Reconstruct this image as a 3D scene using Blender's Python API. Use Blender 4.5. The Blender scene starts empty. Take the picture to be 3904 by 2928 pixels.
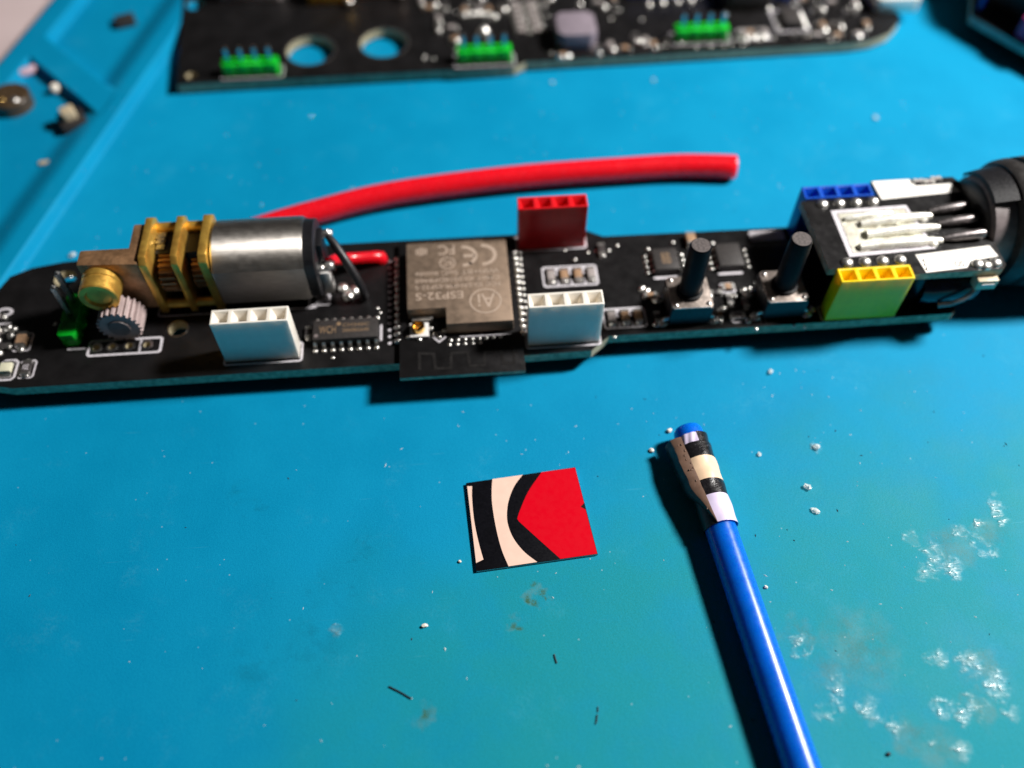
import bpy, bmesh, math, random
from mathutils import Vector, Matrix

# ---------------------------------------------------------------- camera, world, lamp, exposure
MM = 0.001                      # everything below is written in millimetres
sc = bpy.context.scene
COL = sc.collection
CAM_POS = (-8.1043, -75.7395, 101.3433)
CAM_ROT = ((0.997105, -0.076031, 0.000574), (0.062345, 0.821897, 0.566214), (-0.043522, -0.564539, 0.824258))
cd = bpy.data.cameras.new('camera')
cam = bpy.data.objects.new('camera', cd)
COL.objects.link(cam)
m3 = Matrix(CAM_ROT).transposed()
cam.matrix_world = Matrix.Translation(Vector(CAM_POS) * MM) @ m3.to_4x4()
cd.sensor_fit = 'HORIZONTAL'
cd.lens = 5.5
cd.sensor_width = 5.5 * 3904 / 3385.62
cd.clip_start = 0.005
cd.clip_end = 20
cd.dof.use_dof = True
cd.dof.focus_distance = 0.1130
cd.dof.aperture_fstop = 1.6
sc.camera = cam

w = bpy.data.worlds.new('World')
sc.world = w
w.use_nodes = True
w.node_tree.nodes['Background'].inputs[0].default_value = (1.0, 0.94, 0.90, 1)
w.node_tree.nodes['Background'].inputs[1].default_value = 0.019

ld = bpy.data.lights.new('desk_lamp', 'AREA')
ld.shape = 'DISK'
ld.size = 0.064
ld.energy = 3.75
ld.color = (1.0, 0.965, 0.925)
lamp = bpy.data.objects.new('desk_lamp', ld)
COL.objects.link(lamp)
lamp.location = Vector((302, 62, 300)) * MM
lamp.rotation_euler = (Vector((0, 5, 0)) * MM - lamp.location).to_track_quat('-Z', 'Y').to_euler()

sc.view_settings.view_transform = 'Standard'
sc.view_settings.look = 'None'
sc.view_settings.gamma = 1
sc.view_settings.use_curve_mapping = False
sc.view_settings.exposure = 0.0
sc.render.engine = 'CYCLES'
sc.cycles.use_denoising = True
sc.cycles.max_bounces = 8
sc.cycles.caustics_reflective = False
sc.cycles.caustics_refractive = False
sc.cycles.sample_clamp_indirect = 4

rnd = random.Random(7)
MAT_Z = -4.0

# ---------------------------------------------------------------- materials
class NT:
    def __init__(s, name):
        s.m = bpy.data.materials.new(name); s.m.use_nodes = True
        s.t = s.m.node_tree; s.n = s.t.nodes; s.l = s.t.links
        s.p = s.n['Principled BSDF']
        s._co = None
    def new(s, typ, **kw):
        x = s.n.new(typ)
        for k, v in kw.items(): setattr(x, k, v)
        return x
    def put(s, sock, v):
        if isinstance(v, bpy.types.NodeSocket): s.l.new(v, sock)
        elif isinstance(v, (tuple, list)) and len(v) == 3 and sock.type == 'RGBA': sock.default_value = (*v, 1)
        else: sock.default_value = v
    def co(s):                       # object coordinates in millimetres
        if s._co is None:
            tc = s.new('ShaderNodeTexCoord'); mp = s.new('ShaderNodeVectorMath', operation='SCALE')
            s.l.new(tc.outputs['Object'], mp.inputs[0]); mp.inputs['Scale'].default_value = 1000
            s._co = mp.outputs[0]
        return s._co
    def noise(s, scale, detail=3, rough=.55, vec=None, dist=0):
        x = s.new('ShaderNodeTexNoise'); s.put(x.inputs['Vector'], vec or s.co())
        x.inputs['Scale'].default_value = scale; x.inputs['Detail'].default_value = detail
        x.inputs['Roughness'].default_value = rough; x.inputs['Distortion'].default_value = dist
        return x.outputs[0]
    def ramp(s, v, a, b, lo=0., hi=1., smooth=True):
        x = s.new('ShaderNodeMapRange'); x.clamp = True
        if smooth: x.interpolation_type = 'SMOOTHSTEP'
        s.put(x.inputs[0], v)
        for i, q in enumerate((a, b, lo, hi)): x.inputs[1 + i].default_value = q
        return x.outputs[0]
    def math(s, op, a, b=0.):
        x = s.new('ShaderNodeMath', operation=op); s.put(x.inputs[0], a); s.put(x.inputs[1], b); return x.outputs[0]
    def mix(s, f, a, b):
        x = s.new('ShaderNodeMix', data_type='RGBA'); s.put(x.inputs[0], f); s.put(x.inputs[6], a); s.put(x.inputs[7], b); return x.outputs[2]
    def bump(s, h, strength, dist=0.05, prev=None):
        x = s.new('ShaderNodeBump'); s.put(x.inputs['Height'], h)
        x.inputs['Strength'].default_value = strength; x.inputs['Distance'].default_value = dist * MM
        if prev is not None: s.l.new(prev, x.inputs['Normal'])
        return x.outputs[0]
    def set(s, **kw):
        for k, v in kw.items(): s.put(s.p.inputs[k.replace('_', ' ')], v)
        return s.m

def plain(name, col, rough=.5, metal=0., var=.12, scale=.8, bump=0., bscale=8., spec=.5, sss=0., coat=0.):
    t = NT(name)
    n = t.noise(scale, 4)
    d = tuple(c * (1 - var) for c in col); b = tuple(min(1, c * (1 + var)) for c in col)
    t.set(Base_Color=t.mix(t.ramp(n, .3, .7), d, b), Metallic=metal)
    t.set(Roughness=t.ramp(t.noise(scale * 3.1, 3), .25, .75, max(.02, rough * .8), min(1, rough * 1.2)))
    t.p.inputs['Specular IOR Level'].default_value = spec
    if sss:
        t.p.inputs['Subsurface Anisotropy'].default_value = 0.
        t.p.inputs['Subsurface Weight'].default_value = sss
        t.p.inputs['Subsurface Radius'].default_value = (1, 1, 1)
        t.p.inputs['Subsurface Scale'].default_value = (4. if sss > .95 else 2.4 if sss > .7 else .9) * MM
    if coat: t.p.inputs['Coat Weight'].default_value = coat
    if bump: t.set(Normal=t.bump(t.noise(bscale, 4), bump, .03))
    return t.m

M = {}
M['pcb'] = plain('black_solder_mask', (.0085, .0080, .0085), .34, var=.3, scale=.25, bump=.10, bscale=2.5, spec=.32)
M['trace'] = plain('masked_copper', (.016, .015, .015), .3, var=.2)
M['edge'] = plain('fibreglass_edge', (.42, .36, .23), .6, var=.3, scale=1.2, bump=.3, bscale=6)
M['silk'] = plain('white_silkscreen', (.62, .59, .63), .6, var=.12, scale=2)
M['solder'] = plain('solder', (.90, .88, .84), .36, 1., var=.06, scale=2, bump=.12, bscale=3)
M['tin'] = plain('tinned_pin', (.62, .60, .58), .3, 1., var=.15, scale=2, bump=.15, bscale=5)
M['shield'] = plain('nickel_shield', (.315, .232, .170), .58, .75, var=.04, scale=.3, bump=.10, bscale=16)
M['shieldtext'] = plain('etched_text', (.47, .365, .29), .7, .3, var=.04)
M['gold'] = plain('gold_plate', (.85, .55, .18), .25, 1., var=.1)
M['brass'] = plain('brass', (.92, .51, .10), .40, .8, var=.22, scale=.5, bump=.2, bscale=6)
M['bronze'] = plain('dull_brass', (.42, .235, .12), .55, .75, var=.25, scale=.6, bump=.35, bscale=5)
M['chip'] = plain('epoxy_chip', (.030, .026, .025), .55, var=.2, scale=2, bump=.3, bscale=12)
M['chiptext'] = plain('laser_mark', (.21, .135, .075), .7, var=.15)
M['ceramic'] = plain('tan_ceramic', (.36, .22, .13), .45, var=.2, scale=2)
M['resblack'] = plain('resistor_film', (.05, .045, .045), .4, var=.2)
M['resgrey'] = plain('grey_ceramic', (.34, .30, .29), .5, var=.15)
M['ledwhite'] = plain('led_diffuser', (.72, .70, .52), .35, var=.08)
M['h_white'] = plain('white_nylon', (.80, .745, .66), .42, var=.03, sss=.5)
M['h_red'] = plain('red_nylon', (.62, .006, .012), .38, var=.08, sss=.2)
M['h_yellow'] = plain('yellow_nylon', (.90, .60, .0), .4, var=.05, sss=.45)
M['h_blue'] = plain('blue_nylon', (.0, .075, .50), .4, var=.08, sss=.2)
M['h_green'] = plain('green_nylon', (.0, .48, .02), .45, var=.1, sss=.2)
M['blackplastic'] = plain('black_plastic', (.006, .006, .008), .45, var=.25, scale=1, bump=.15, bscale=4)
M['blackrough'] = plain('rough_black_plastic', (.028, .025, .024), .55, var=.3, scale=.6, bump=.8, bscale=3)
M['greyplastic'] = plain('grey_plastic', (.17, .14, .14), .55, var=.15, scale=1)
M['gearplastic'] = plain('pale_gear_plastic', (.40, .31, .30), .5, var=.12, scale=1)
M['button'] = plain('button_plate', (.52, .44, .39), .36, .85, var=.2, scale=.7, bump=.35, bscale=2)
M['wirered'] = plain('red_silicone', (.74, .006, .016), .25, var=.06, scale=.3, bump=.10, bscale=1.2, sss=1.)
M['wirecore'] = plain('wire_end', (.70, .12, .11), .5, var=.2, scale=2)
M['wireblack'] = plain('black_wire', (.012, .011, .013), .42, var=.2)
M['pale'] = plain('white_plastic', (.72, .70, .68), .4, var=.05)
M['whitesilkbig'] = plain('white_paint', (.86, .83, .78), .35, var=.03)
M['magenta'] = plain('magenta_plastic', (.42, .03, .16), .45)
M['cardblack'] = plain('card_black', (.004, .004, .006), .4, var=.2, scale=1, spec=.12)
M['cardcream'] = plain('card_cream', (.78, .55, .45), .5, var=.03, scale=.8, spec=.1)
M['cardred'] = plain('card_red', (.60, .0, .010), .5, var=.012, scale=.5, spec=.08)
M['cardedge'] = plain('card_edge', (.55, .52, .55), .5)
M['kraft'] = plain('kraft_backing', (.155, .090, .062), .55, var=.16, scale=.9, bump=.6, bscale=2.2)
def scuffed():
    t = NT('tape_black')
    st = t.ramp(t.noise(1.1, 6, .72, dist=1.5), .60, .70)
    t.set(Base_Color=t.mix(t.math('MULTIPLY', st, .5), (.009, .008, .010), (.30, .29, .33)), Roughness=t.ramp(t.noise(1.5, 4), .3, .7, .18, .4), Normal=t.bump(t.noise(1.4, 5, .65), .7, .10))
    return t.m
M['tapeblack'] = scuffed()
M['tapedark'] = plain('tape_underside', (.012, .012, .014), .5, var=.25)
M['tapewhite'] = plain('tape_white', (.66, .58, .78), .35, var=.04)
M['tapecream'] = plain('tape_cream', (.86, .62, .42), .35, var=.05)
M['penblue'] = plain('blue_polypropylene', (.0, .125, .62), .28, var=.06, scale=.4, bump=.22, bscale=1.0, sss=.8, spec=.4)
M['crumb'] = plain('solder_crumb', (.88, .78, .68), .3, .0, var=.2, scale=3, bump=.6, bscale=4)
M['clear'] = plain('resin_crumb', (.90, .95, .92), .16, var=.05, scale=3)
M['clear'].node_tree.nodes['Principled BSDF'].inputs['Alpha'].default_value = .5
M['fibre'] = plain('dark_fibre', (.012, .014, .02), .6)
M['tan'] = plain('tan_plastic', (.55, .45, .30), .45, var=.12)
M['brown'] = plain('brown_lacquer', (.07, .045, .025), .25, var=.3)
M['pinkscrap'] = plain('pink_wire_scrap', (.55, .38, .46), .45, var=.15)
M['bright'] = plain('whitened_metal', (.97, .93, .82), .30, .35, var=.12, scale=1, bump=.3, bscale=1.5)  # metal whitened so the base colour stands in for bright reflections
M['padgold'] = plain('pale_gold_pad', (.90, .84, .70), .36, .55, var=.2, scale=.8)
M['darkpin'] = plain('dark_metal_pin', (.22, .20, .20), .38, .9, var=.3, scale=1.2, bump=.5, bscale=2)
M['tip'] = plain('worn_tip', (.085, .07, .068), .6, var=.35, scale=3, bump=.5, bscale=5)
M['shaft'] = plain('dark_shaft', (.002, .0025, .004), .5, var=.3, scale=1, spec=.14, bump=.2, bscale=3)
M['bluetint'] = plain('black_blue_tint', (.003, .006, .016), .22, var=.2, scale=.6)  # black body with the mat's blue reflection put into its base colour
M['coil'] = plain('ferrite_coil', (.21, .175, .21), .65, var=.1, scale=.8, bump=.3)
M['dark'] = plain('dark_casing', (.010, .012, .016), .5, var=.2)
M['teal'] = plain('bounce_lit_edge', (.26, .36, .33), .6, var=.2)  # board edge, its green raised to carry light bounced off the mat

# table top
M['table'] = plain('pale_table', (.62, .50, .50), .55, var=.05, scale=.05, bump=.2, bscale=.6)

# silicone mat: blue rubber, flux film, burnt glossy spots, grain
def silicone():
    t = NT('blue_silicone')
    co = t.co()
    big = t.noise(.016, 3, .5); mid = t.noise(.09, 4, .55); fine = t.noise(2.6, 3, .6); grain = t.noise(5.5, 2, .7)
    base = t.mix(t.ramp(mid, .3, .7), (.0002, .202, .396), (.0003, .228, .432))
    sep = t.new('ShaderNodeSeparateXYZ'); t.l.new(co, sep.inputs[0]); X, Y = sep.outputs[0], sep.outputs[1]
    # flux film: a greenish stain over the part that is worked on
    wob = t.math('MULTIPLY', t.math('SUBTRACT', t.noise(.045, 4, .6), .5), 46.)
    film = t.math('MULTIPLY', t.ramp(t.math('ADD', t.math('SUBTRACT', Y, t.math('MULTIPLY', X, .22)), wob), -14, -44),
                  t.ramp(t.math('ADD', X, wob), -52, -8))
    film = t.math('MULTIPLY', film, t.ramp(t.noise(.12, 4, .6), 0.25, .6, .62, 1.))
    base = t.mix(t.math('MULTIPLY', film, .88), base, (.008, .225, .238))
    def spots(lst, wobble=1.0):
        out = None
        wv = t.new('ShaderNodeTexNoise'); t.l.new(co, wv.inputs['Vector']); wv.inputs['Scale'].default_value = .55; wv.inputs['Detail'].default_value = 4
        off = t.new('ShaderNodeVectorMath', operation='MULTIPLY_ADD')
        t.l.new(wv.outputs[1], off.inputs[0]); off.inputs[1].default_value = (4.6 * wobble,) * 3; t.l.new(co, off.inputs[2])
        sh = t.new('ShaderNodeVectorMath', operation='ADD'); t.l.new(off.outputs[0], sh.inputs[0]); sh.inputs[1].default_value = (-2.3 * wobble, -2.3 * wobble, 0)
        fl = t.new('ShaderNodeVectorMath', operation='MULTIPLY'); t.l.new(sh.outputs[0], fl.inputs[0]); fl.inputs[1].default_value = (1, 1, 0)
        for (x, y, r) in lst:
            d = t.new('ShaderNodeVectorMath', operation='DISTANCE'); t.l.new(fl.outputs[0], d.inputs[0]); d.inputs[1].default_value = (x, y, 0)
            v = t.ramp(d.outputs['Value'], r * 1.25, r * .25)
            out = v if out is None else t.math('MAXIMUM', out, v)
        return out
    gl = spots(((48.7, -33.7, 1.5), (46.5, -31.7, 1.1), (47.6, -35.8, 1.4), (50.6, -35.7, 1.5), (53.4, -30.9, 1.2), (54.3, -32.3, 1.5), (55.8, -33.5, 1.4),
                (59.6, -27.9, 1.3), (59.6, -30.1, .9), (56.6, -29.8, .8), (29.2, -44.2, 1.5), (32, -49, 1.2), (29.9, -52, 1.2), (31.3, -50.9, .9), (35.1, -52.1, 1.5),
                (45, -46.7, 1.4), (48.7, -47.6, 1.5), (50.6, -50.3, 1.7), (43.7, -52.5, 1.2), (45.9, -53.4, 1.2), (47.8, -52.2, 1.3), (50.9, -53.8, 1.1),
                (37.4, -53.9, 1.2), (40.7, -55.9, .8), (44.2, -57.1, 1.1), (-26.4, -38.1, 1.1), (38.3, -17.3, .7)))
    br = spots(((51.5, -33, 3.2), (57.5, -31.5, 2.6), (29.6, -43, 2.6), (31.5, -47.5, 2.4), (49.8, -48.2, 2.6), (47.6, -52.8, 2.2), (38.3, -55, 2.4), (-2.4, -35.8, 1.1), (-1.2, -35.3, .7),
                (-4.7, -39, .9), (36, -45, 5), (-16.1, -48.6, 1.1), (41.5, -57, 3), (-26.4, -38.1, .9)), 1.2)
    dk = spots(((-23.5, -27.2, 1.0), (-24.4, -28.6, .9), (-40, -18.8, 1.6), (-37.6, -20.2, 1.4), (-29, -40, 3.6), (-27.5, -33, 2.6), (-36, -42, 3)), 1.6)
    patch = t.ramp(t.noise(.55, 2.5, .5), .38, .60)
    stv = t.new('ShaderNodeMapping'); t.l.new(co, stv.inputs[0]); stv.inputs['Rotation'].default_value = (0, 0, math.radians(38)); stv.inputs['Scale'].default_value = (.55, 1.9, 1)
    streak = t.ramp(t.noise(1.0, 2.5, .5, stv.outputs[0]), .40, .66)
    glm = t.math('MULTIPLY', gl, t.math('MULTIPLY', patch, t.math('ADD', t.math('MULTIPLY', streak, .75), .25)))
    haze = t.math('MULTIPLY', t.math('MAXIMUM', gl, br), t.ramp(t.noise(.35, 4, .6), .35, .65))
    base = t.mix(t.math('MULTIPLY', haze, .16), base, (.30, .40, .38))
    base = t.mix(t.math('MULTIPLY', t.math('MULTIPLY', br, t.ramp(t.noise(.5, 5, .65), .3, .7)), .42), base, (.085, .125, .060))
    base = t.mix(t.math('MULTIPLY', t.math('MULTIPLY', dk, t.ramp(t.noise(.4, 5, .7), .35, .7)), .42), base, (.001, .10, .17))
    base = t.mix(t.math('MULTIPLY', glm, .30), base, (.58, .60, .54))  # whitish residue, with some lamp glare painted in as pale colour
    st2 = spots(((-2.9, -36.0, .55), (-2.2, -36.5, .5), (-1.2, -35.3, .5), (-1.0, -36.0, .35), (-4.9, -39.0, .5), (-4.2, -39.5, .5), (-2.0, -34.0, .5), (-16.1, -48.6, .6)), .35)
    base = t.mix(t.math('MULTIPLY', st2, t.ramp(t.noise(2.2, 4, .6), .3, .55)), base, (.045, .095, .020))
    # fine scratches
    scv = t.new('ShaderNodeMapping'); t.l.new(co, scv.inputs[0]); scv.inputs['Rotation'].default_value = (0, 0, math.radians(-63)); scv.inputs['Scale'].default_value = (.10, 3.2, 1)
    scr = t.math('MULTIPLY', t.ramp(t.noise(1.0, 2, .5, scv.outputs[0]), .70, .78), t.ramp(t.noise(.2, 3), .45, .6))
    base = t.mix(t.math('MULTIPLY', scr, .22), base, (.12, .42, .52))
    # pale scuffs
    sc1 = t.math('MULTIPLY', t.ramp(t.noise(.14, 4, .6), .56, .74), t.ramp(fine, .35, .7))
    base = t.mix(t.math('MULTIPLY', sc1, .14), base, (.10, .42, .56))
    # dust grains
    vo = t.new('ShaderNodeTexVoronoi'); t.l.new(co, vo.inputs['Vector']); vo.inputs['Scale'].default_value = .75
    cs = t.new('ShaderNodeSeparateColor'); t.l.new(vo.outputs['Color'], cs.inputs[0])
    dust = t.math('MULTIPLY', t.ramp(vo.outputs['Distance'], .10, .05), t.math('GREATER_THAN', cs.outputs[0], .86))
    base = t.mix(t.math('MULTIPLY', dust, .45), base, (.45, .55, .58))
    vo2 = t.new('ShaderNodeTexVoronoi'); t.l.new(co, vo2.inputs['Vector']); vo2.inputs['Scale'].default_value = 1.5
    cs2 = t.new('ShaderNodeSeparateColor'); t.l.new(vo2.outputs['Color'], cs2.inputs[0])
    dust2 = t.math('MULTIPLY', t.ramp(vo2.outputs['Distance'], .14, .05), t.math('MULTIPLY', t.math('GREATER_THAN', cs2.outputs[1], .9), t.math('ADD', film, .1)))
    base = t.mix(t.math('MULTIPLY', dust2, .5), base, (.02, .10, .12))
    base = t.mix(t.math('MULTIPLY', t.ramp(grain, .3, .7), .30), base, (.004, .36, .56))
    rough = t.math('ADD', t.ramp(mid, .3, .7, .50, .60), t.math('MULTIPLY', film, .03))
    rough = t.math('SUBTRACT', rough, t.math('MULTIPLY', glm, .36))
    h = t.math('ADD', t.math('MULTIPLY', fine, .5), t.math('MULTIPLY', grain, .35))
    n1 = t.bump(h, .55, .08)
    n2 = t.bump(t.math('MULTIPLY', glm, t.math('ADD', t.noise(1.0, 2, .5, stv.outputs[0]), .5)), .55, .22, n1)
    n3 = t.bump(t.noise(.16, 3), .12, .5, n2)
    t.set(Base_Color=base, Roughness=rough, Normal=n3)
    t.put(t.p.inputs['Specular IOR Level'], t.math('ADD', t.math('MULTIPLY', glm, .9), .10))
    return t.m
M['mat'] = silicone()

# ---------------------------------------------------------------- mesh helpers (millimetres)
class MB:
    def __init__(s): s.v = []; s.f = []; s.mi = []
    def add(s, vs, fs, mi=0):
        o = len(s.v); s.v += [tuple(p) for p in vs]
        for f in fs: s.f.append([o + i for i in f]); s.mi.append(mi)
        return s
    def box(s, x0, x1, y0, y1, z0, z1, mi=0):
        vs = [(x, y, z) for z in (z0, z1) for y in (y0, y1) for x in (x0, x1)]
        return s.add(vs, [(0, 2, 3, 1), (4, 5, 7, 6), (0, 1, 5, 4), (2, 6, 7, 3), (0, 4, 6, 2), (1, 3, 7, 5)], mi)
    def prism(s, poly, z0, z1, mi=0, side=None):
        n = len(poly)
        s.add([(x, y, z1) for x, y in poly], [tuple(range(n))], mi)
        s.add([(x, y, z0) for x, y in poly], [tuple(range(n - 1, -1, -1))], mi)
        vs = [(x, y, z) for z in (z0, z1) for x, y in poly]
        return s.add(vs, [(i, (i + 1) % n, n + (i + 1) % n, n + i) for i in range(n)], mi if side is None else side)
    def ring(s, outer, inner, z0, z1, mi=0):
        n = len(outer)
        vs = [(*p, z1) for p in outer] + [(*p, z1) for p in inner] + [(*p, z0) for p in outer] + [(*p, z0) for p in inner]
        fs = []
        for i in range(n):
            j = (i + 1) % n
            fs += [(i, j, n + j, n + i), (2 * n + j, 2 * n + i, 3 * n + i, 3 * n + j), (2 * n + i, 2 * n + j, j, i), (n + i, n + j, 3 * n + j, 3 * n + i)]
        return s.add(vs, fs, mi)
    def tube(s, path, r, seg=12, mi=0, caps=True, capmi=None):
        P = [Vector(p) for p in path]; n = len(P)
        rr = r if isinstance(r, (list, tuple)) else [r] * n
        vs = []; up = Vector((0, 0, 1))
        for i, p in enumerate(P):
            d = (P[min(i + 1, n - 1)] - P[max(i - 1, 0)]).normalized()
            a = up - d * up.dot(d)
            if a.length < 1e-3: a = Vector((0, 1, 0)) - d * d.y
            a.normalize(); b = d.cross(a)
            up = a
            for k in range(seg):
                t = 2 * math.pi * k / seg
                vs.append(p + (a * math.cos(t) + b * math.sin(t)) * rr[i])
        fs = [(i * seg + k, i * seg + (k + 1) % seg, (i + 1) * seg + (k + 1) % seg, (i + 1) * seg + k) for i in range(n - 1) for k in range(seg)]
        s.add(vs, fs, mi)
        if caps:
            c = mi if capmi is None else capmi
            s.add(vs[:seg], [tuple(range(seg - 1, -1, -1))], c); s.add(vs[-seg:], [tuple(range(seg))], c)
        return s
    def lathe(s, prof, seg=32, axis='x', c=(0, 0, 0), mi=0):   # prof: (distance along axis, radius)
        vs = []
        for a, r in prof:
            for k in range(seg):
                t = 2 * math.pi * k / seg; u, v = r * math.cos(t), r * math.sin(t)
                p = {'x': (a, u, v), 'y': (u, a, v), 'z': (u, v, a)}[axis]
                vs.append((p[0] + c[0], p[1] + c[1], p[2] + c[2]))
        n = len(prof)
        fs = [(i * seg + k, (i + 1) * seg + k, (i + 1) * seg + (k + 1) % seg, i * seg + (k + 1) % seg) for i in range(n - 1) for k in range(seg)]
        if axis != 'y': fs = [tuple(reversed(f)) for f in fs]
        return s.add(vs, fs, mi)
    def blob(s, x, y, z, rx, ry, rz, seg=10, rings=5, mi=0, jit=0., half=True):
        vs = []; t0 = 0 if half else -math.pi / 2
        for i in range(rings):
            t = t0 + (math.pi / 2 - t0) * i / rings
            for k in range(seg):
                a = 2 * math.pi * k / seg; j = 1 + (rnd.random() - .5) * jit
                vs.append((x + rx * math.cos(t) * math.cos(a) * j, y + ry * math.cos(t) * math.sin(a) * j, z + rz * math.sin(t) * j))
        vs.append((x, y, z + rz))
        fs = [(i * seg + k, i * seg + (k + 1) % seg, (i + 1) * seg + (k + 1) % seg, (i + 1) * seg + k) for i in range(rings - 1) for k in range(seg)]
        fs += [((rings - 1) * seg + k, (rings - 1) * seg + (k + 1) % seg, len(vs) - 1) for k in range(seg)]
        return s.add(vs, fs, mi)
    def mesh(s, name, mats, bevel=0., smooth=True, merge=True, ang=38):
        bm = bmesh.new()
        bv = [bm.verts.new(Vector(p) * MM) for p in s.v]
        for f, mi in zip(s.f, s.mi):
            try:
                fa = bm.faces.new([bv[i] for i in f]); fa.material_index = mi
            except ValueError: pass
        if merge: bmesh.ops.remove_doubles(bm, verts=bm.verts, dist=2e-6)
        bmesh.ops.recalc_face_normals(bm, faces=bm.faces)
        if bevel:
            es = [e for e in bm.edges if len(e.link_faces) == 2 and e.calc_face_angle(0) > .6]
            bmesh.ops.bevel(bm, geom=es, offset=bevel * MM, segments=2, profile=.6, affect='EDGES', clamp_overlap=True)
        return finish(bm, name, mats, smooth, ang)

def finish(bm, name, mats, smooth=True, ang=38):
    me = bpy.data.meshes.new(name); bm.to_mesh(me); bm.free()
    for m in (mats if isinstance(mats, (list, tuple)) else [mats]): me.materials.append(m)
    if smooth:
        me.shade_smooth(); me.set_sharp_from_angle(angle=math.radians(ang))
    return me

WP = {}
def link(name, data, parent=None, at=(0, 0, 0), rot=(0, 0, 0)):
    o = bpy.data.objects.new(name, data); COL.objects.link(o)
    at = Vector(at)
    WP[o] = at
    o.location = (at - (WP[parent] if parent else Vector())) * MM
    o.rotation_euler = rot
    if parent: o.parent = parent
    return o
def part(name, mb, mat, parent, at=(0, 0, 0), rot=(0, 0, 0), bevel=0., smooth=True, ang=38):
    return link(name, mb.mesh(name, mat, bevel, smooth, ang=ang), parent, at, rot)
def tag(o, label, cat, group=None, kind=None):
    if label: o['label'] = label
    if cat: o['category'] = cat
    if group: o['group'] = group
    if kind: o['kind'] = kind
    return o
def thing(name, label, cat, at, group=None, rot=(0, 0, 0)):
    return tag(link(name, None, None, at, rot), label, cat, group)

def slab(name, outline, holes, z0, z1, mats, parent, at):
    """flat plate with round holes; mats = (faces, walls)"""
    bm = bmesh.new()
    loops = [outline] + [[(x + r * math.cos(2 * math.pi * k / 28), y + r * math.sin(2 * math.pi * k / 28)) for k in range(28)] for x, y, r in holes]
    def sheet(z):
        es, rings = [], []
        for lp in loops:
            vs = [bm.verts.new(((x - at[0]) * MM, (y - at[1]) * MM, (z - at[2]) * MM)) for x, y in lp]
            rings.append(vs)
            es += [bm.edges.new((vs[i], vs[(i + 1) % len(vs)])) for i in range(len(vs))]
        bmesh.ops.triangle_fill(bm, edges=es, use_beauty=True, use_dissolve=False)
        return rings
    a = sheet(z0); b = sheet(z1)
    for f in bm.faces: f.material_index = 0
    for ra, rb in zip(a, b):
        n = len(ra)
        for i in range(n):
            f = bm.faces.new((ra[i], ra[(i + 1) % n], rb[(i + 1) % n], rb[i])); f.material_index = 1
    bmesh.ops.recalc_face_normals(bm, faces=bm.faces)
    return link(name, finish(bm, name, mats, True, 30), parent, at)

def text_part(name, body, x0, x1, y0, y1, z, mat, parent, flip=False, th=.03, at=None):
    cu = bpy.data.curves.new(name, 'FONT'); cu.body = body; cu.size = 1; cu.resolution_u = 3; cu.extrude = .02; cu.offset = .004
    tmp = bpy.data.objects.new(name, cu); COL.objects.link(tmp)
    bpy.context.view_layer.update()
    dg = bpy.context.evaluated_depsgraph_get()
    me = bpy.data.meshes.new_from_object(tmp.evaluated_get(dg))
    bpy.data.objects.remove(tmp); bpy.data.curves.remove(cu)
    xs = [v.co.x for v in me.vertices]; ys = [v.co.y for v in me.vertices]
    ax, bx, ay, by = min(xs), max(xs), min(ys), max(ys)
    c = at or ((x0 + x1) / 2, (y0 + y1) / 2, z)
    for v in me.vertices:
        u = (v.co.x - ax) / (bx - ax); t = (v.co.y - ay) / (by - ay)
        if flip: u, t = 1 - u, 1 - t
        v.co = Vector((x0 + (x1 - x0) * u - c[0], y0 + (y1 - y0) * t - c[1], z + (th if v.co.z > 0 else 0) - c[2])) * MM
    me.materials.clear(); me.materials.append(mat)
    return link(name, me, parent, c)

def circ(x, y, r, n=24, ry=None): return [(x + r * math.cos(2 * math.pi * k / n), y + (ry or r) * math.sin(2 * math.pi * k / n)) for k in range(n)]
def rect(x0, x1, y0, y1, c=0):
    if not c: return [(x0, y0), (x1, y0), (x1, y1), (x0, y1)]
    return [(x0 + c, y0), (x1 - c, y0), (x1, y0 + c), (x1, y1 - c), (x1 - c, y1), (x0 + c, y1), (x0, y1 - c), (x0, y0 + c)]
def silk_frame(x0, x1, y0, y1, w, parent, z=0., c=.35):
    return part('silkscreen_outline', MB().ring(rect(x0, x1, y0, y1, c), rect(x0 + w, x1 - w, y0 + w, y1 - w, c * .6), z, z + .03), M['silk'], parent)
def silk_bar(x0, x1, y0, y1, parent, z=0.):
    return part('silkscreen_line', MB().prism(rect(x0, x1, y0, y1, min(.18, (y1 - y0) * .4)), z, z + .03), M['silk'], parent)

# shared small meshes
def joint_mesh(rx, ry, rz): return MB().blob(0, 0, 0, rx, ry, rz, 10, 4, jit=.12).mesh('solder_joint', M['solder'])
J_PIN = joint_mesh(.52, .66, .46); J_DOT = joint_mesh(.3, .3, .22); J_BIG = joint_mesh(.95, .85, .6); J_SMD = joint_mesh(.42, .34, .36); J_CAST = joint_mesh(.62, .40, .5)
def joint(parent, me, x, y, z=0., rot=0.): return link('solder_joint', me, parent, (x, y, z), (0, 0, rot))

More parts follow.
